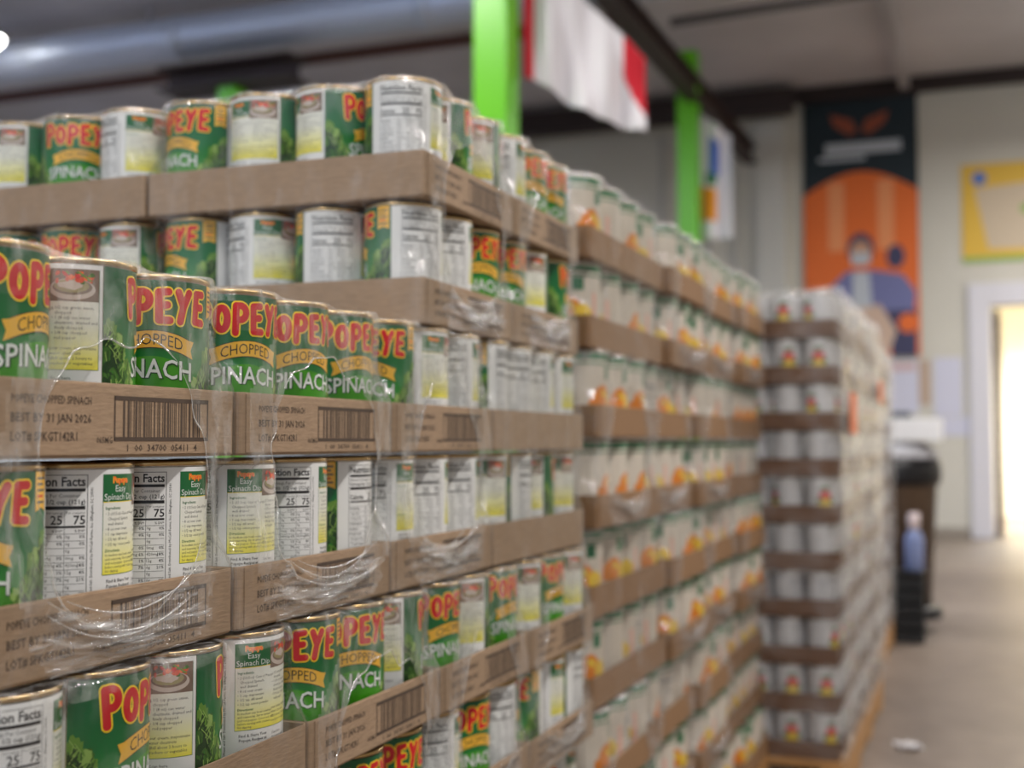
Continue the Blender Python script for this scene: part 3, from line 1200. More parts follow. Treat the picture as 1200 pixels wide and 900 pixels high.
ME_fbody = can_body_mesh('fruit_can', FR, FH, M_tin, M_tin, 40)
ME_flid = lid_mesh('lid', FR, FH, M_tin, 40)
ME_flabel = fruit_label()
ME_ftray = tray_mesh('cardboard_tray', FL - .011, FW - .011, TRAY_H, [M_kraft2])
ME_ffilm = [film_mesh('shrink_film', FL - .008, FW - .008, FP, FR, FH, TRAY_H, 4, 3, s, FILM_MATS, res=.006) for s in (11, 12)]
FCP = .0984
FNEAR = 1.542
rf = random.Random(8)
FPAT = {8: 'LSSS', 7: 'LSSS', 6: 'SSSL', 5: 'SSSL', 4: 'LSSS', 3: 'LSSS', 2: 'SSSL', 1: 'SSSL', 0: 'LSSS'}
for k in range(9):
    z = .14 + k * FP
    y = FNEAR
    idx = 0
    lay = LAYER[k]
    for t, kind in enumerate(FPAT[k]):
        ln, dep, n = (FW, FL, 3) if kind == 'S' else (FL, FW, 4)
        ox = (-.004, .007, -.002, .006)[(t + (k + 1) // 2) % 4]
        cx, cy = FACE + ox - dep / 2, y + ln / 2
        rz = 0 if kind == 'S' else PI / 2
        tag(tray('fruit_tray', ME_ftray, (cx, cy, z), rz), f'brown cardboard tray, {ORD[t]} from the near end in the {lay} of fruit', 'tray', 'cardboard trays on the middle pallet')
        for c in range(n):
            yy = cy + (c - (n - 1) / 2) * FCP
            xx = FACE + ox - .0092 - FR
            add_can('fruit_can', [ME_fbody, ('label', ME_flabel), ('lid', ME_flid)], xx, yy, z + .0027, R(-72 + 42 - 62) + rf.choice([0, PI]) + rf.uniform(-.95, .75) + (R(75) if rf.random() < .18 else 0),
                    f'white and green fruit can, {ORD[idx]} along the {lay} of the middle stack', 'can', 'fruit cans on the middle pallet')
            idx += 1
        if k in (7, 5, 3, 1):
            tag(mesh_obj('shrink_film', ME_ffilm[(k + t) % 2], None, (cx, cy, z), rz), f'clear shrink film around the {ORD[t]} fruit tray pair, {LAYER[k + 1]} and {lay}', 'plastic film', 'shrink film on the middle pallet')
        y += ln
pallet(FACE - 1.2, FACE, FNEAR, FNEAR + 1.339, .14, 'wooden pallet under the middle stack of white fruit cans')

# ------------------------------------------------------------------ the far pallets: small white cans
VR, VH, VP = .0352, .1035, .1077
VFACES, VDECK = (-.312, -.36), .12
V_white = plain('vegetable_label_white', S(192, 190, 190), .3)
V_red = plain('vegetable_red', S(190, 44, 48), .35)
V_green = plain('vegetable_green', S(70, 104, 52), .35)
V_yellow = plain('vegetable_yellow', S(214, 182, 60), .35)
V_dark = plain('vegetable_dark', S(84, 80, 92), .4)


def veg_mesh():
    mb = MB()
    r, h, n = VR, VH, 28
    mb.lathe([(0, .002), (r - .002, .002), (r, 0), (r + .0006, .0015), (r, .0035), (r, .006)], n, 0)
    mb.lathe([(r, h - .006), (r, h - .0035), (r + .0006, h - .0015), (r, h), (r - .0015, h), (r - .0024, h - .0035), (r - .006, h - .0025), (r - .012, h - .0035), (.0004, h - .0035)], n, 0)
    P = Print()
    dg = r * 1000 * PI / 180
    D = lambda d: d * dg
    rnd = random.Random(4)
    P.rect(0, 5, D(360), 98, 1, 0)
    P.ell(D(60), 44, 15, 13, 2, 1, 16, 0, .06, rnd)
    P.ell(D(60), 60, 17, 11, 4, 2, 16, 0, .06, rnd)
    P.ell(D(38), 54, 7, 6, 3, 3, 12)
    P.ell(D(84), 54, 6, 7, 3, 3, 12)
    P.ell(D(60), 26, 13, 5, 3, 1, 14)
    for i in range(8):
        P.rect(D(190), 20 + i * 8, D(240), 22 + i * 8, 5, 1)
    P.rect(D(250), 12, D(262), 90, 5, 1)
    me = P.wrapped('print', r + .0003, h, [], 360 / 28 * dg, step=.0003)
    b = len(mb.v)
    mb.add([v.co.copy() for v in me.vertices], [tuple(p.vertices) for p in me.polygons], 1, False)
    n0 = len(mb.m) - len(me.polygons)
    for i, (_p, m, _l) in enumerate([]):
        pass
    mi = [0] * len(me.polygons)
    me.polygons.foreach_get('material_index', mi)
    mb.m[n0:] = mi
    bpy.data.meshes.remove(me)
    return mb.mesh('vegetable_can', [M_tin, V_white, V_red, V_green, V_yellow, V_dark])


ME_veg = veg_mesh()
ME_vtray = tray_mesh('cardboard_tray', PK_L - .003, PK_W - .003, .041, [cardboard('dark_cardboard', S(102, 72, 52))])
rv = random.Random(21)
VN = [2.92, 4.215]
vcans = []     # (distance, x, y, z, rz, label, group)
for s, (y0, stack) in enumerate(zip(VN, ('far stack', 'rearmost stack'))):
    VFACE = VFACES[s]
    for k in range(10):
        z = VDECK + k * VP
        lay = f'{ORD[9 - k]} layer'
        for t in range(4):
            cx, cy = VFACE - PK_W / 2, y0 + PK_L * (t + .5)
            tag(mesh_obj('cardboard_tray', ME_vtray[0], None, (cx + rv.uniform(-.002, .0005), cy, z), PI / 2), f'dark cardboard tray, {ORD[t]} from the near end in the {lay} of the {stack}', 'tray', f'cardboard trays of the {stack}')
            for c in range(4):
                yy = cy + (c - 1.5) * CP
                xx = VFACE - .0075 - VR
                rz = rv.uniform(0, 2 * PI) if k > 1 or c % 2 else R(-120) + rv.uniform(-.4, .4)
                vcans.append((math.hypot(xx, yy), xx, yy, z + .0027, rz, f'white vegetable can, {ORD[t * 4 + c]} along the aisle, {lay}, {stack}', stack))
        if s == 0:
            for c in (1, 2):
                xx = VFACE - .0075 - VR - c * .0745
                yy = y0 + .0075 + VR
                front = R(-90 - 60) if k in (0, 1, 8, 9) else rv.choice([R(-90 - 60), R(90), R(150), R(120), R(60)])
                vcans.append((math.hypot(xx, yy) - .2, xx, yy, z + .0027, front + rv.uniform(-.3, .3), f'white vegetable can, {ORD[c]} from the corner, end of {lay}, {stack}', stack))
vcans.sort(key=lambda q: q[0])
for d, x, y, z, rz, lab, stack in vcans[:300]:
    tag(mesh_obj('vegetable_can', ME_veg, None, (x, y, z), rz), lab, 'can', f'vegetable cans of the {stack}')
mb = MB()
src_v = [v.co.copy() for v in ME_veg.vertices]
src_f = [(tuple(p.vertices), p.material_index) for p in ME_veg.polygons]
for d, x, y, z, rz, lab, stack in vcans[300:]:
    M = Matrix.Translation((x, y, z)) @ Matrix.Rotation(rz, 4, 'Z')
    b = len(mb.v)
    mb.v.extend([tuple(M @ p) for p in src_v])
    for f, m in src_f:
        mb.f.append(tuple(b + i for i in f))
        mb.m.append(m)
        mb.s.append(False)
tag(mb.build('distant_can_mass', list(ME_veg.materials)), 'remaining white vegetable cans at the far end of the rearmost stack', 'cans', None, 'stuff')


def wrap_mesh(x0, x1, y0, y1, z0, z1, seed):
    mb = MB()
    nx, ny, nz = 14, 44, 40
    per = []
    for i in range(nx):
        per.append((x0 + (x1 - x0) * i / nx, y0))
    for i in range(ny):
        per.append((x1, y0 + (y1 - y0) * i / ny))
    for i in range(nx):
        per.append((x1 - (x1 - x0) * i / nx, y1))
    for i in range(ny):
        per.append((x0, y1 - (y1 - y0) * i / ny))
    N = len(per)
    cx, cy = (x0 + x1) / 2, (y0 + y1) / 2
    vs, fs = [], []
    rows = [(z0 + (z1 - z0) * k / nz, 0) for k in range(nz + 1)] + [(z1, .02), (z1, .08), (z1, .2)]
    for z, e in rows:
        for x, y in per:
            q = Vector((x * 7, y * 7, z * 11 + seed))
            n = .006 * (noise.noise(q) + .6 * noise.noise(q * 2.7) + 1.1) * (0 if e else 1)
            dx = (1 if x >= x1 - 1e-6 else -1 if x <= x0 + 1e-6 else 0)
            dy = (1 if y >= y1 - 1e-6 else -1 if y <= y0 + 1e-6 else 0)
            sx, sy = max(.1, 1 - e / (x1 - cx)), max(.1, 1 - e / (y1 - cy))
            vs.append((cx + (x - cx) * sx + dx * n, cy + (y - cy) * sy + dy * n, z + (.003 * noise.noise(q) if z >= z1 - .02 else 0)))
    for k in range(len(rows) - 1):
        for i in range(N):
            fs.append((k * N + i, k * N + (i + 1) % N, (k + 1) * N + (i + 1) % N, (k + 1) * N + i))
    mb.add(vs, fs, 0, True)
    mb.m = [1 if nx <= (j % N) < nx + ny else 0 for j in range(len(fs))]
    return mb


M_wrap_side = film('side_wrap_haze', .16, .50, gloss=.03, edge=.12, bump=.8, scale=(7, 7, 26), rough=.12, tint=(.96, .94, .92, 1), lo=.36)  # aisle side: milky look at a grazing view put into the film as extra haze
for VFACE, y0, stack in zip(VFACES, VN, ('far stack', 'rearmost stack')):
    tag(wrap_mesh(VFACE - .9, VFACE + .003, y0 - .003, y0 + 1.243, VDECK + .002, VDECK + 10 * VP + .006, y0).build('stretch_wrap', [M_wrap, M_wrap_side]), f'clear stretch wrap around the {stack} of white vegetable cans', 'plastic film', 'stretch wrap on the far stacks')
    pallet(VFACE - 1.0, VFACE, y0, y0 + 1.24, VDECK, f'orange wooden pallet under the {stack} of vegetable cans')
M_slip = plain('orange_paper', S(228, 128, 84), .6)
for y, z, sy, sz, nm in ((3.12, .915, .16, .10, 'tall orange paper slip on the near part of the far stack'), (4.0, 1.0, .16, .07, 'small orange paper slip near the far edge of the wrapped far stack')):
    m = MB()
    m.bevbox((0, -sy / 2, -sz / 2), (.002, sy / 2, sz / 2), .0005)
    tag(m.build('paper_slip', M_slip, None, (VFACES[0] + .018, y, z)), nm, 'paper', 'orange paper slips')

# ------------------------------------------------------------------ room shell
WALL_Y, CEIL = 11.7, 4.12
XL, XR, YB = -14.0, 4.5, -5.0


def concrete():
    q = NT('concrete_floor')
    tc = q.n('ShaderNodeTexCoord')
    n1 = q.n('ShaderNodeTexNoise', Scale=.7, Detail=6.0, Roughness=.6)
    n2 = q.n('ShaderNodeTexNoise', Scale=9.0, Detail=6.0)
    q.l(tc.outputs['Object'], n1.inputs['Vector'])
    q.l(tc.outputs['Object'], n2.inputs['Vector'])
    mx = q.n('ShaderNodeMath', operation='MULTIPLY_ADD')
    mx.inputs[1].default_value = .4
    q.l(n2.outputs['Fac'], mx.inputs[0])
    q.l(n1.outputs['Fac'], mx.inputs[2])
    cr = q.n('ShaderNodeValToRGB')
    e = cr.color_ramp.elements
    e[0].position, e[0].color = .5, S(98, 86, 77)
    e[1].position, e[1].color = .9, S(140, 126, 114)
    q.l(mx.outputs[0], cr.inputs['Fac'])
    q.l(cr.outputs['Color'], q.p.inputs['Base Color'])
    q.p.inputs['Roughness'].default_value = .42
    return q.m


def struct(name, mb, mats, **kw):
    o = mb.build(name, mats, **kw)
    o['kind'] = 'structure'
    return o


m = MB()
m.box((XL, YB, -.1), (XR, WALL_Y + 4, 0))
struct('floor', m, concrete())
M_ceil = plain('ceiling_paint', S(186, 182, 184), .8, var=.10, scale=1.2)
m = MB()
m.box((XL, YB, CEIL), (XR, WALL_Y, CEIL + .1))
struct('ceiling', m, M_ceil)
M_wall = plain('wall_paint', S(206, 202, 190), .7, var=.03, scale=2)
DX0, DX1, DZ = .09, 1.02, 2.05
m = MB()
m.box((XL, WALL_Y, 0), (DX0, WALL_Y + .15, CEIL))
m.box((DX1, WALL_Y, 0), (XR, WALL_Y + .15, CEIL))
m.box((DX0, WALL_Y, DZ), (DX1, WALL_Y + .15, CEIL))
struct('wall_back', m, M_wall)
m = MB()
m.box((XR, YB, 0), (XR + .15, WALL_Y, CEIL))
struct('wall_right', m, M_wall)
m = MB()
m.box((XL - .15, YB, 0), (XL, WALL_Y, CEIL))
struct('wall_left', m, M_wall)
# door casing
M_trim = plain('door_trim_paint', S(214, 212, 218), .4)
m = MB()
m.bevbox((DX0 - .19, WALL_Y - .04, 0), (DX0, WALL_Y + .16, DZ + .2), .008)
m.bevbox((DX1, WALL_Y - .04, 0), (DX1 + .19, WALL_Y + .16, DZ + .2), .008)
m.bevbox((DX0, WALL_Y - .04, DZ), (DX1, WALL_Y + .16, DZ + .2), .008)
struct('trim_1', m, M_trim)
m = MB()
m.bevbox((XL, WALL_Y - .02, 0), (DX0 - .2, WALL_Y, .09), .004)
struct('baseboard_back', m, plain('baseboard_paint', S(150, 140, 128), .5))
# the passage behind the doorway
M_pass = plain('passage_paint', S(246, 240, 224), .6)
m = MB()
m.box((DX0 - .3, WALL_Y + 3.4, 0), (DX1 + .6, WALL_Y + 3.5, 2.6))
m.box((DX0 - .4, WALL_Y + .15, 0), (DX0 - .3, WALL_Y + 3.5, 2.6))
m.box((DX1 + .6, WALL_Y + .15, 0), (DX1 + .7, WALL_Y + 3.5, 2.6))
m.box((DX0 - .4, WALL_Y + .15, 2.6), (DX1 + .7, WALL_Y + 3.5, 2.7))
struct('wall_passage', m, M_pass)
area('passage_light', (.6, WALL_Y + 1.9, 2.5), (0, 0, 0), .6, 1.2, 130, (1, .96, .86)).data.spread = R(125)
# open door leaf, swung into the passage
m = MB()
m.bevbox((0, 0, .01), (.06, .86, DZ - .02), .004)
struct('door_1', m, plain('door_leaf_grey', S(84, 72, 76), .5), loc=(DX0 + .01, WALL_Y + .17, 0), rz=R(-2))
# pale pilaster and ribs on the wall, left of the banner
m = MB()
m.bevbox((-1.95, WALL_Y - .10, 0), (-1.68, WALL_Y, CEIL - .25), .01)
struct('trim_2', m, plain('pilaster_paint', S(206, 204, 196), .6))
m = MB()
for x in (-2.45, -2.2, -2.9):
    m.bevbox((x, WALL_Y - .035, 0), (x + .06, WALL_Y, CEIL - .3), .006)
struct('trim_3', m, plain('rib_paint', S(186, 184, 178), .6))

# roof steel: dark beams under the ceiling
M_dark = plain('brown_steel', S(52, 38, 36), .6)
M_steel = plain('grey_steel', S(120, 114, 112), .5)


def ibeam(name, p, q, h=.25, w=.12, mat=None):
    p, q = Vector(p), Vector(q)
    d = (q - p)
    L = d.length
    M = Matrix.Translation(p) @ d.to_track_quat('X', 'Z').to_matrix().to_4x4()
    m = MB()
    m.box((0, -w / 2, -h / 2), (L, w / 2, -h / 2 + .018), 0, M)
    m.box((0, -w / 2, h / 2 - .018), (L, w / 2, h / 2), 0, M)
    m.box((0, -.008, -h / 2), (L, .008, h / 2), 0, M)
    return struct(name, m, mat or M_dark)


ibeam('ceiling_beam', (XL, WALL_Y - .12, CEIL - .06), (XR, WALL_Y - .12, CEIL - .06), .12, .14)
ibeam('ceiling_beam', (-6.5, 11.3, CEIL - .17), (-1.55, 11.3, CEIL - .17), .22, .16)
ibeam('ceiling_beam', (-2.05, 4.9, 3.50), (-1.98, WALL_Y - .2, 3.52), .16, .12)
ibeam('ceiling_beam', (XL, 8.15, 3.76), (-2.1, 8.15, 3.76), .07, .08, plain('rusty_steel', S(104, 66, 58), .6))
ibeam('ceiling_beam', (-5.55, 7.5, 3.47), (-4.45, 7.5, 3.47), .17, .3)
for x in (-.6, 1.0):
    ibeam('ceiling_beam', (x, 0, CEIL - .06), (x, WALL_Y - .2, CEIL - .06), .10, .08, M_ceil)
ibeam('ceiling_beam', (-9.5, 4.5, CEIL - .1), (-9.5, WALL_Y - .2, CEIL - .1), .2, .14)
# a conduit below the ceiling
m = MB()
m.tube([(-1.95, 8.2, 3.72), (1.0, 8.2, 3.80), (4.4, 8.2, 3.84)], .035, 10)
o = m.build('ceiling_pipe', M_steel)
o['kind'] = 'structure'

# round silver duct with joint bands
M_duct = plain('galvanised_duct', S(190, 198, 212), .42, 0.35, bump=.05, bscale=3)
DUCT_Z = 3.84
duct = empty('ventilation_duct', (-6.0, 7.6, DUCT_Z))
tag(duct, 'round silver ventilation duct under the ceiling, crossing above the spinach', 'duct')
m = MB()
m.tube([(-7.5 + 1.0 * i, 0, 0) for i in range(13)], .155, 28)
m.build('duct_pipe', M_duct, duct)
for x in (-3.6, -1.55, .5, 2.5, 4.4):
    m = MB()
    m.tube([(x - .05, 0, 0), (x + .05, 0, 0)], .166, 28)
    m.build('joint_band', M_duct, duct)
for x in (-2.6, .2, 2.9):
    m = MB()
    m.box((x - .02, -.006, .15), (x + .02, .006, CEIL - DUCT_Z))
    m.build('hanger_strap', M_steel, duct)

# green steel posts
M_green = plain('green_post_paint', S(104, 196, 22), .30)


def post(x, y, top, w=.15, name='column'):
    m = MB()
    m.bevbox((-w / 2, -w / 2, 0), (w / 2, w / 2, top), .006)
    m.bevbox((-w * .9, -w * .9, 0), (w * .9, w * .9, .02), .003)
    return struct(name, m, M_green, loc=(x, y, 0))


post(-1.905, 4.825, CEIL)
post(-2.07, 9.27, CEIL - .28)
post(-5.0, 7.5, 3.38)

# ------------------------------------------------------------------ flags hung from the posts
FL_white = plain('flag_cloth_white', S(226, 222, 226), .85)
FL_red = plain('flag_cloth_red', S(206, 30, 48), .85)
FL_blue = plain('flag_cloth_blue', S(72, 104, 190), .85)
FL_orange = plain('flag_cloth_orange', S(240, 150, 40), .85)
FL_teal = plain('flag_cloth_green', S(60, 120, 80), .85)


def cloth(n, m_, fn, matfn, mats, th=.003):
    mb = MB()
    vs, fs, mi = [], [], []
    for side in (0, 1):
        for j in range(m_ + 1):
            for i in range(n + 1):
                p, nrm = fn(i / n, j / m_)
                vs.append(p + nrm * (th * (side - .5)))
    K = (n + 1) * (m_ + 1)
    for j in range(m_):
        for i in range(n):
            a = j * (n + 1) + i
            q = (a, a + 1, a + n + 2, a + n + 1)
            fs.append(q)
            mi.append(matfn((i + .5) / n, (j + .5) / m_))
            fs.append(tuple(K + x for x in q[::-1]))
            mi.append(matfn((i + .5) / n, (j + .5) / m_))
    rim = [(i, i + 1) for i in range(n)] + [(m_ * (n + 1) + i + 1, m_ * (n + 1) + i) for i in range(n)] + [((j + 1) * (n + 1), j * (n + 1)) for j in range(m_)] + [(j * (n + 1) + n, (j + 1) * (n + 1) + n) for j in range(m_)]
    for a, b in rim:
        fs.append((b, a, K + a, K + b))
        mi.append(matfn(.5, .5))
    mb.add(vs, fs, 0, True)
    mb.m = mi
    return mb


def big_flag(u, v):
    # strung between the first post and the roof, lower edge sloping down away from the post
    base = Vector((-1.815 + .485 * u, 4.92 + .20 * u, 0))
    lowz = 2.40 - .255 * u + .012 * math.sin(9 * u) + (.02 * (u - .9) / .1 if u > .9 else 0)
    hiz = 3.0 - .5 * u
    z = hiz + (lowz - hiz) * v
    f = .035 * math.sin(14 * u + 3.2 * v) + .02 * math.sin(27 * u - 2 * v)
    n = Vector((-.35, .94, 0))
    return base + Vector((0, 0, z)) + n * f * (.3 + .7 * v), n


fl = cloth(60, 40, big_flag, lambda u, v: 1 if (u < .085 or (u > .82 and v < .45 + 2.0 * (u - .82))) else 0, [])
tag(fl.build('flag', [FL_white, FL_red]), 'large white flag with red side bands hanging beside the nearer green post', 'flag')


def small_flag(u, v):
    z = 3.38 - .18 * u - (.98 - .18 * u) * v
    n = Vector((-.3, .95, 0))
    b = Vector((-1.985 + .215 * u, 9.34 + .06 * u, z))
    return b + n * (.03 * math.sin(10 * u + 2 * v)), n


fl = cloth(20, 40, small_flag, lambda u, v: 1 if (.25 < u < .62 and .16 < v < .46) else 3 if (.15 < u < .5 and .46 <= v < .56) else 2 if (u < .48 and .58 < v < .84) else 0, [])
tag(fl.build('flag', [FL_white, FL_blue, FL_orange, FL_teal]), 'narrow white flag with blue and orange patches on the farther green post', 'flag')

# ------------------------------------------------------------------ things on the back wall
B_teal = plain('banner_teal', S(8, 32, 42), .55)
B_orange = plain('banner_orange', S(228, 108, 34), .55)
B_rust = plain('banner_rust', S(150, 72, 44), .55)
B_pale = plain('banner_pale', S(190, 196, 204), .55)
B_blue = plain('banner_blue', S(112, 116, 164), .55)
B_navy = plain('banner_navy', S(58, 58, 92), .55)
B_skin = plain('banner_skin', S(196, 150, 120), .55)
B_peach = plain('banner_peach', S(236, 150, 96), .55)
B_box = plain('banner_carton', S(208, 180, 160), .55)
bx0, bx1, bz0, bz1 = -1.525, -.505, 1.62, 4.0
ban = empty('wall_banner', ((bx0 + bx1) / 2, WALL_Y - .03, bz1))
tag(ban, 'tall teal and orange banner with a printed masked worker, on the back wall', 'banner')
bw, bh = (bx1 - bx0) * 1000, (bz1 - bz0) * 1000
m = MB()
m.bevbox((bx0, -.003, -bh / 1000), (bx1, .003, 0), .001)
m.v = [(x - (bx0 + bx1) / 2, y, z) for x, y, z in m.v]
m.m = [0] * len(m.m)
P = Print()
arch = [(0, bh)] + [(bw * i / 24, 870 - 200 * math.sin(PI * i / 24)) for i in range(25)] + [(bw, bh)]
P.poly(arch, 1, 1)
# butterfly-like pair of rust marks and a pale line of lettering above the arch
for s in (-1, 1):
    P.poly([(bw * .5 + s * 20, 300), (bw * .5 + s * 60, 190), (bw * .5 + s * 260, 120), (bw * .5 + s * 230, 230), (bw * .5 + s * 90, 330)], 2, 1)
P.rect(bw * .20, 400, bw * .86, 500, 3, 1)
P.rect(bw * .14, 520, bw * .55, 560, 3, 1)
for i in range(2):
    P.rect(bw * (.22 + .43 * i), 760, bw * (.36 + .43 * i), 1400, 7, 2)
# printed worker: hair, mask, blue jacket, carton in the arms
P.ell(bw * .50, 1390, 118, 150, 5, 3, 20)
P.ell(bw * .50, 1430, 92, 120, 6, 4, 20)
P.rect(bw * .42, 1420, bw * .58, 1530, 3, 5)
P.poly([(bw * .22, 1990), (bw * .24, 1720), (bw * .38, 1590), (bw * .62, 1590), (bw * .86, 1640), (bw * .97, 1800), (bw * .95, 1990)], 4, 3)
P.poly([(bw * .43, 1600), (bw * .57, 1600), (bw * .6, 1990), (bw * .42, 1990)], 3, 4)
P.ell(bw * .80, 1470, 80, 110, 5, 3, 16)
P.poly([(bw * .40, 1950), (bw * .66, 1900), (bw * .80, 2150), (bw * .72, bh), (bw * .50, bh), (bw * .44, 2200)], 8, 5)
P.poly([(bw * .72, 1960), (bw * .97, 1960), (bw * .97, bh), (bw * .76, bh)], 5, 4)
P.ell(bw * .90, 2080, 90, 90, 1, 6, 16)
P.flat(m, lambda x, y, l: Vector((x / 1000 - bw / 2000, -.0035 - l * 3, -y / 1000)), lambda k: k)
m.build('printed_sheet', [B_teal, B_orange, B_rust, B_pale, B_blue, B_navy, B_skin, B_peach, B_box], ban)
m = MB()
m.tube([(-bw / 2000 - .03, 0, .01), (bw / 2000 + .03, 0, .01)], .014, 10)
m.build('hanging_rod', M_dark, ban)

# yellow poster
Y_yel = plain('poster_yellow', S(224, 182, 62), .5)
Y_grey = plain('poster_sheet', S(204, 186, 160), .5)
Y_blue = plain('poster_blue', S(84, 122, 196), .5)
Y_green = plain('poster_green', S(140, 176, 84), .5)
m = MB()
px0, px1, pz0, pz1 = -.14, .78, 2.44, 3.32
m.bevbox((px0, WALL_Y - .012, pz0), (px1, WALL_Y - .002, pz1), .002)
P = Print()
P.rect(0, 830, 920, 880, 3, 1)
P.poly([(110, 220), (900, 160), (900, 780), (220, 760)], 1, 1)
P.ell(150, 130, 62, 62, 2, 2, 20)
P.ell(600, 420, 120, 60, 3, 2, 16)
P.flat(m, lambda x, y, l: Vector((px0 + x / 1000, WALL_Y - .0125 - l * 3, pz1 - y / 1000)), lambda k: k)
tag(m.build('poster', [Y_yel, Y_grey, Y_blue, Y_green]), 'yellow poster with a blue dot above the white door frame', 'poster')

# paper notices
M_paper = plain('notice_paper', S(206, 206, 222), .6)
M_paper2 = plain('notice_heading', S(206, 176, 176), .6)
M_paper3 = plain('notice_brown', S(186, 160, 140), .6)
for x0, z0, ww, hh, lab, mt in ((-.79, 1.10, .26, .48, 'lavender paper notice with a pink heading below the banner', M_paper), (-.40, 1.08, .24, .52, 'tall lavender paper notice beside the door frame', M_paper),
                                (-.36, .90, .30, .17, 'wide low paper notice under the tall one by the door', M_paper), (-.52, 1.18, .09, .40, 'narrow brown paper strip between the two notices', M_paper3)):
    m = MB()
    m.bevbox((0, -.004, 0), (ww, 0, hh), .0008)
    if 'heading' in lab:
        m.box((.02, -.006, hh - .09), (ww - .02, -.004, hh - .02), 1)
    tag(m.build('paper_notice', [mt, M_paper2], None, (x0, WALL_Y - .002, z0)), lab, 'notice', 'paper notices by the door')

# ------------------------------------------------------------------ bin at the end of the aisle, with a carton on it
M_bin = plain('bin_plastic', S(92, 72, 54), .5)
M_black = plain('black_liner', S(22, 22, 26), .35)
M_grey = plain('grey_plastic', S(190, 190, 196), .4)
M_card_white = plain('white_carton', S(242, 242, 244), .5)
bn = empty('waste_bin', (-.39, 5.90, 0))
tag(bn, 'tall brown waste bin with a black liner at the end of the can stacks', 'bin')
m = MB()
m.lathe([(0.0, .11), (.165, .11), (.20, .74), (.205, .76), (.196, .76), (.16, .14), (0, .14)], 28)
m.build('bin_body', M_bin, bn)
m = MB()
m.lathe([(.196, .77), (.206, .765), (.214, .74), (.218, .70), (.212, .66), (.206, .655), (.203, .70), (.203, .755)], 28)
m.build('liner', M_black, bn)
m = MB()
m.lathe([(0, .85), (.15, .845), (.20, .80), (.212, .775), (.205, .770), (0, .770)], 28)
m.build('lid', M_grey, bn)
m = MB()
m.lathe([(0, .06), (.21, .06), (.215, .08), (.21, .11), (0, .11)], 28)
m.build('dolly', M_black, bn)
for i in range(4):
    a = R(45 + 90 * i)
    m = MB()
    M = Matrix.Translation((.15 * math.cos(a), .15 * math.sin(a), .03)) @ Matrix.Rotation(PI / 2, 4, 'Y')
    mm = MB()
    mm.lathe([(0, -.012), (.024, -.012), (.03, -.006), (.03, .006), (.024, .012), (0, .012)], 16)
    m.add([M @ Vector(p) for p in mm.v], mm.f, 0, True)
    m.box((.15 * math.cos(a) - .01, .15 * math.sin(a) - .02, .045), (.15 * math.cos(a) + .01, .15 * math.sin(a) + .02, .062))
    m.build('caster', M_black, bn)
cb = empty('carton', (-.39, 5.90, .851))
tag(cb, 'white carton lying on top of the waste bin', 'box')
m = MB()
m.bevbox((-.23, -.16, 0), (.22, .16, .10), .004)
m.build('carton_body', M_card_white, cb)
m = MB()
m.bevbox((-.09, -.10, .10), (.09, .10, .13), .004)
m.build('folded_flap', plain('dark_flap', S(62, 68, 78), .5), cb)
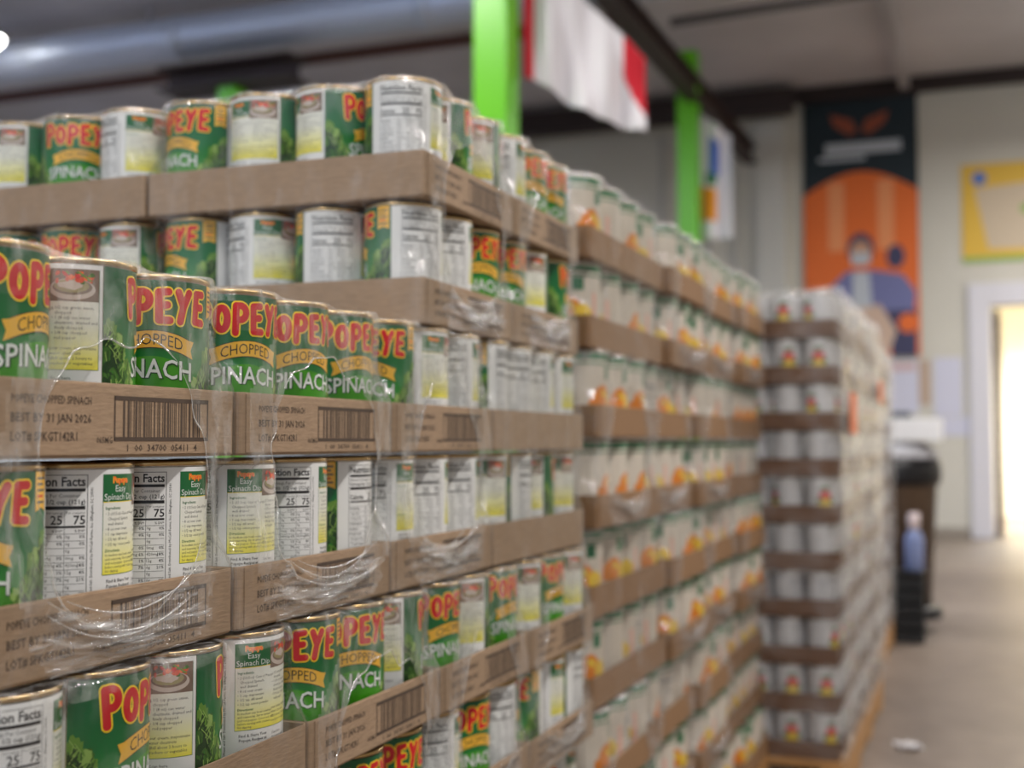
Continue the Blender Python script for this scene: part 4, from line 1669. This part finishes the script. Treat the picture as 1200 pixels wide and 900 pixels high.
# blue and white bottle hung beside it: stands on a low black crate
M_crate = plain('crate_black', S(30, 32, 34), .45)
ct = empty('crate', (-.325, 5.56, 0))
tag(ct, 'low black plastic crate on the floor in front of the waste bin', 'crate')
m = MB()
m.bevbox((-.085, -.07, 0), (.085, .07, .012), .003)
m.build('crate_floor', M_crate, ct)
for sx in (-1, 1):
    m = MB()
    for k in range(5):
        m.box((sx * .080 - .004, -.07, .01 + k * .055), (sx * .080 + .004, .07, .05 + k * .055))
    for y in (-.066, 0, .066):
        m.box((sx * .080 - .005, y - .006, .01), (sx * .080 + .005, y + .006, .29))
    m.build('side_panel', M_crate, ct)
for sy in (-1, 1):
    m = MB()
    for k in range(5):
        m.box((-.085, sy * .066 - .004, .01 + k * .055), (.085, sy * .066 + .004, .05 + k * .055))
    for x in (-.078, 0, .078):
        m.box((x - .006, sy * .066 - .005, .01), (x + .006, sy * .066 + .005, .29))
    m.build('end_panel', M_crate, ct)
m = MB()
m.bevbox((-.088, -.073, .288), (.088, .073, .30), .003)
m.build('crate_lid', M_crate, ct)
bt = empty('spray_bottle', (-.280, 5.56, .30))
tag(bt, 'blue and white bottle standing on the black crate beside the bin', 'bottle')
m = MB()
m.lathe([(0, 0), (.036, 0), (.04, .006), (.04, .13), (.03, .16), (.014, .175), (.014, .185), (0, .185)], 20)
m.build('bottle_body', plain('blue_bottle', S(132, 146, 190), .3), bt)
m = MB()
m.lathe([(.018, .175), (.022, .18), (.026, .21), (.024, .24), (.0, .245)], 16)
m.build('cap', plain('pink_cap', S(232, 214, 214), .4), bt)

# scrap of paper on the floor
m = MB()
vs, fs = [], []
rs = random.Random(9)
for side in (0, 1):
    for j in range(5):
        for i in range(6):
            vs.append(((i - 2.5) * .012 + rs.uniform(-.004, .004), (j - 2) * .014 + rs.uniform(-.004, .004), .0 + .002 * side + .014 * abs(math.sin(i * 1.3 + j))))
for j in range(4):
    for i in range(5):
        a = j * 6 + i
        fs.append((a, a + 6, a + 7, a + 1))
        fs.append((30 + a, 30 + a + 1, 30 + a + 7, 30 + a + 6))
m.add(vs, fs, 0)
tag(m.build('paper_scrap', plain('scrap_paper', S(214, 212, 214), .7), None, (-.205, 3.62, .001), .4), 'crumpled scrap of white paper on the concrete floor of the aisle', 'paper')

# lamp showing at the corner under the ceiling
lp = empty('ceiling_lamp', (-6.90, 7.15, 3.87))
tag(lp, 'round glowing ceiling lamp beside the silver duct', 'lamp')
m = MB()
m.lathe([(0, -.08), (.06, -.07), (.095, -.03), (.10, .0), (0, .0)], 24)
m.build('lamp_globe', emit('lamp_glow', (1, .98, .95, 1), 14), lp)
m = MB()
m.lathe([(0, .0), (.14, .0), (.15, .01), (.08, .06), (.03, .10), (.02, CEIL - 3.87), (0, CEIL - 3.87)], 24)
m.build('lamp_housing', M_steel, lp)
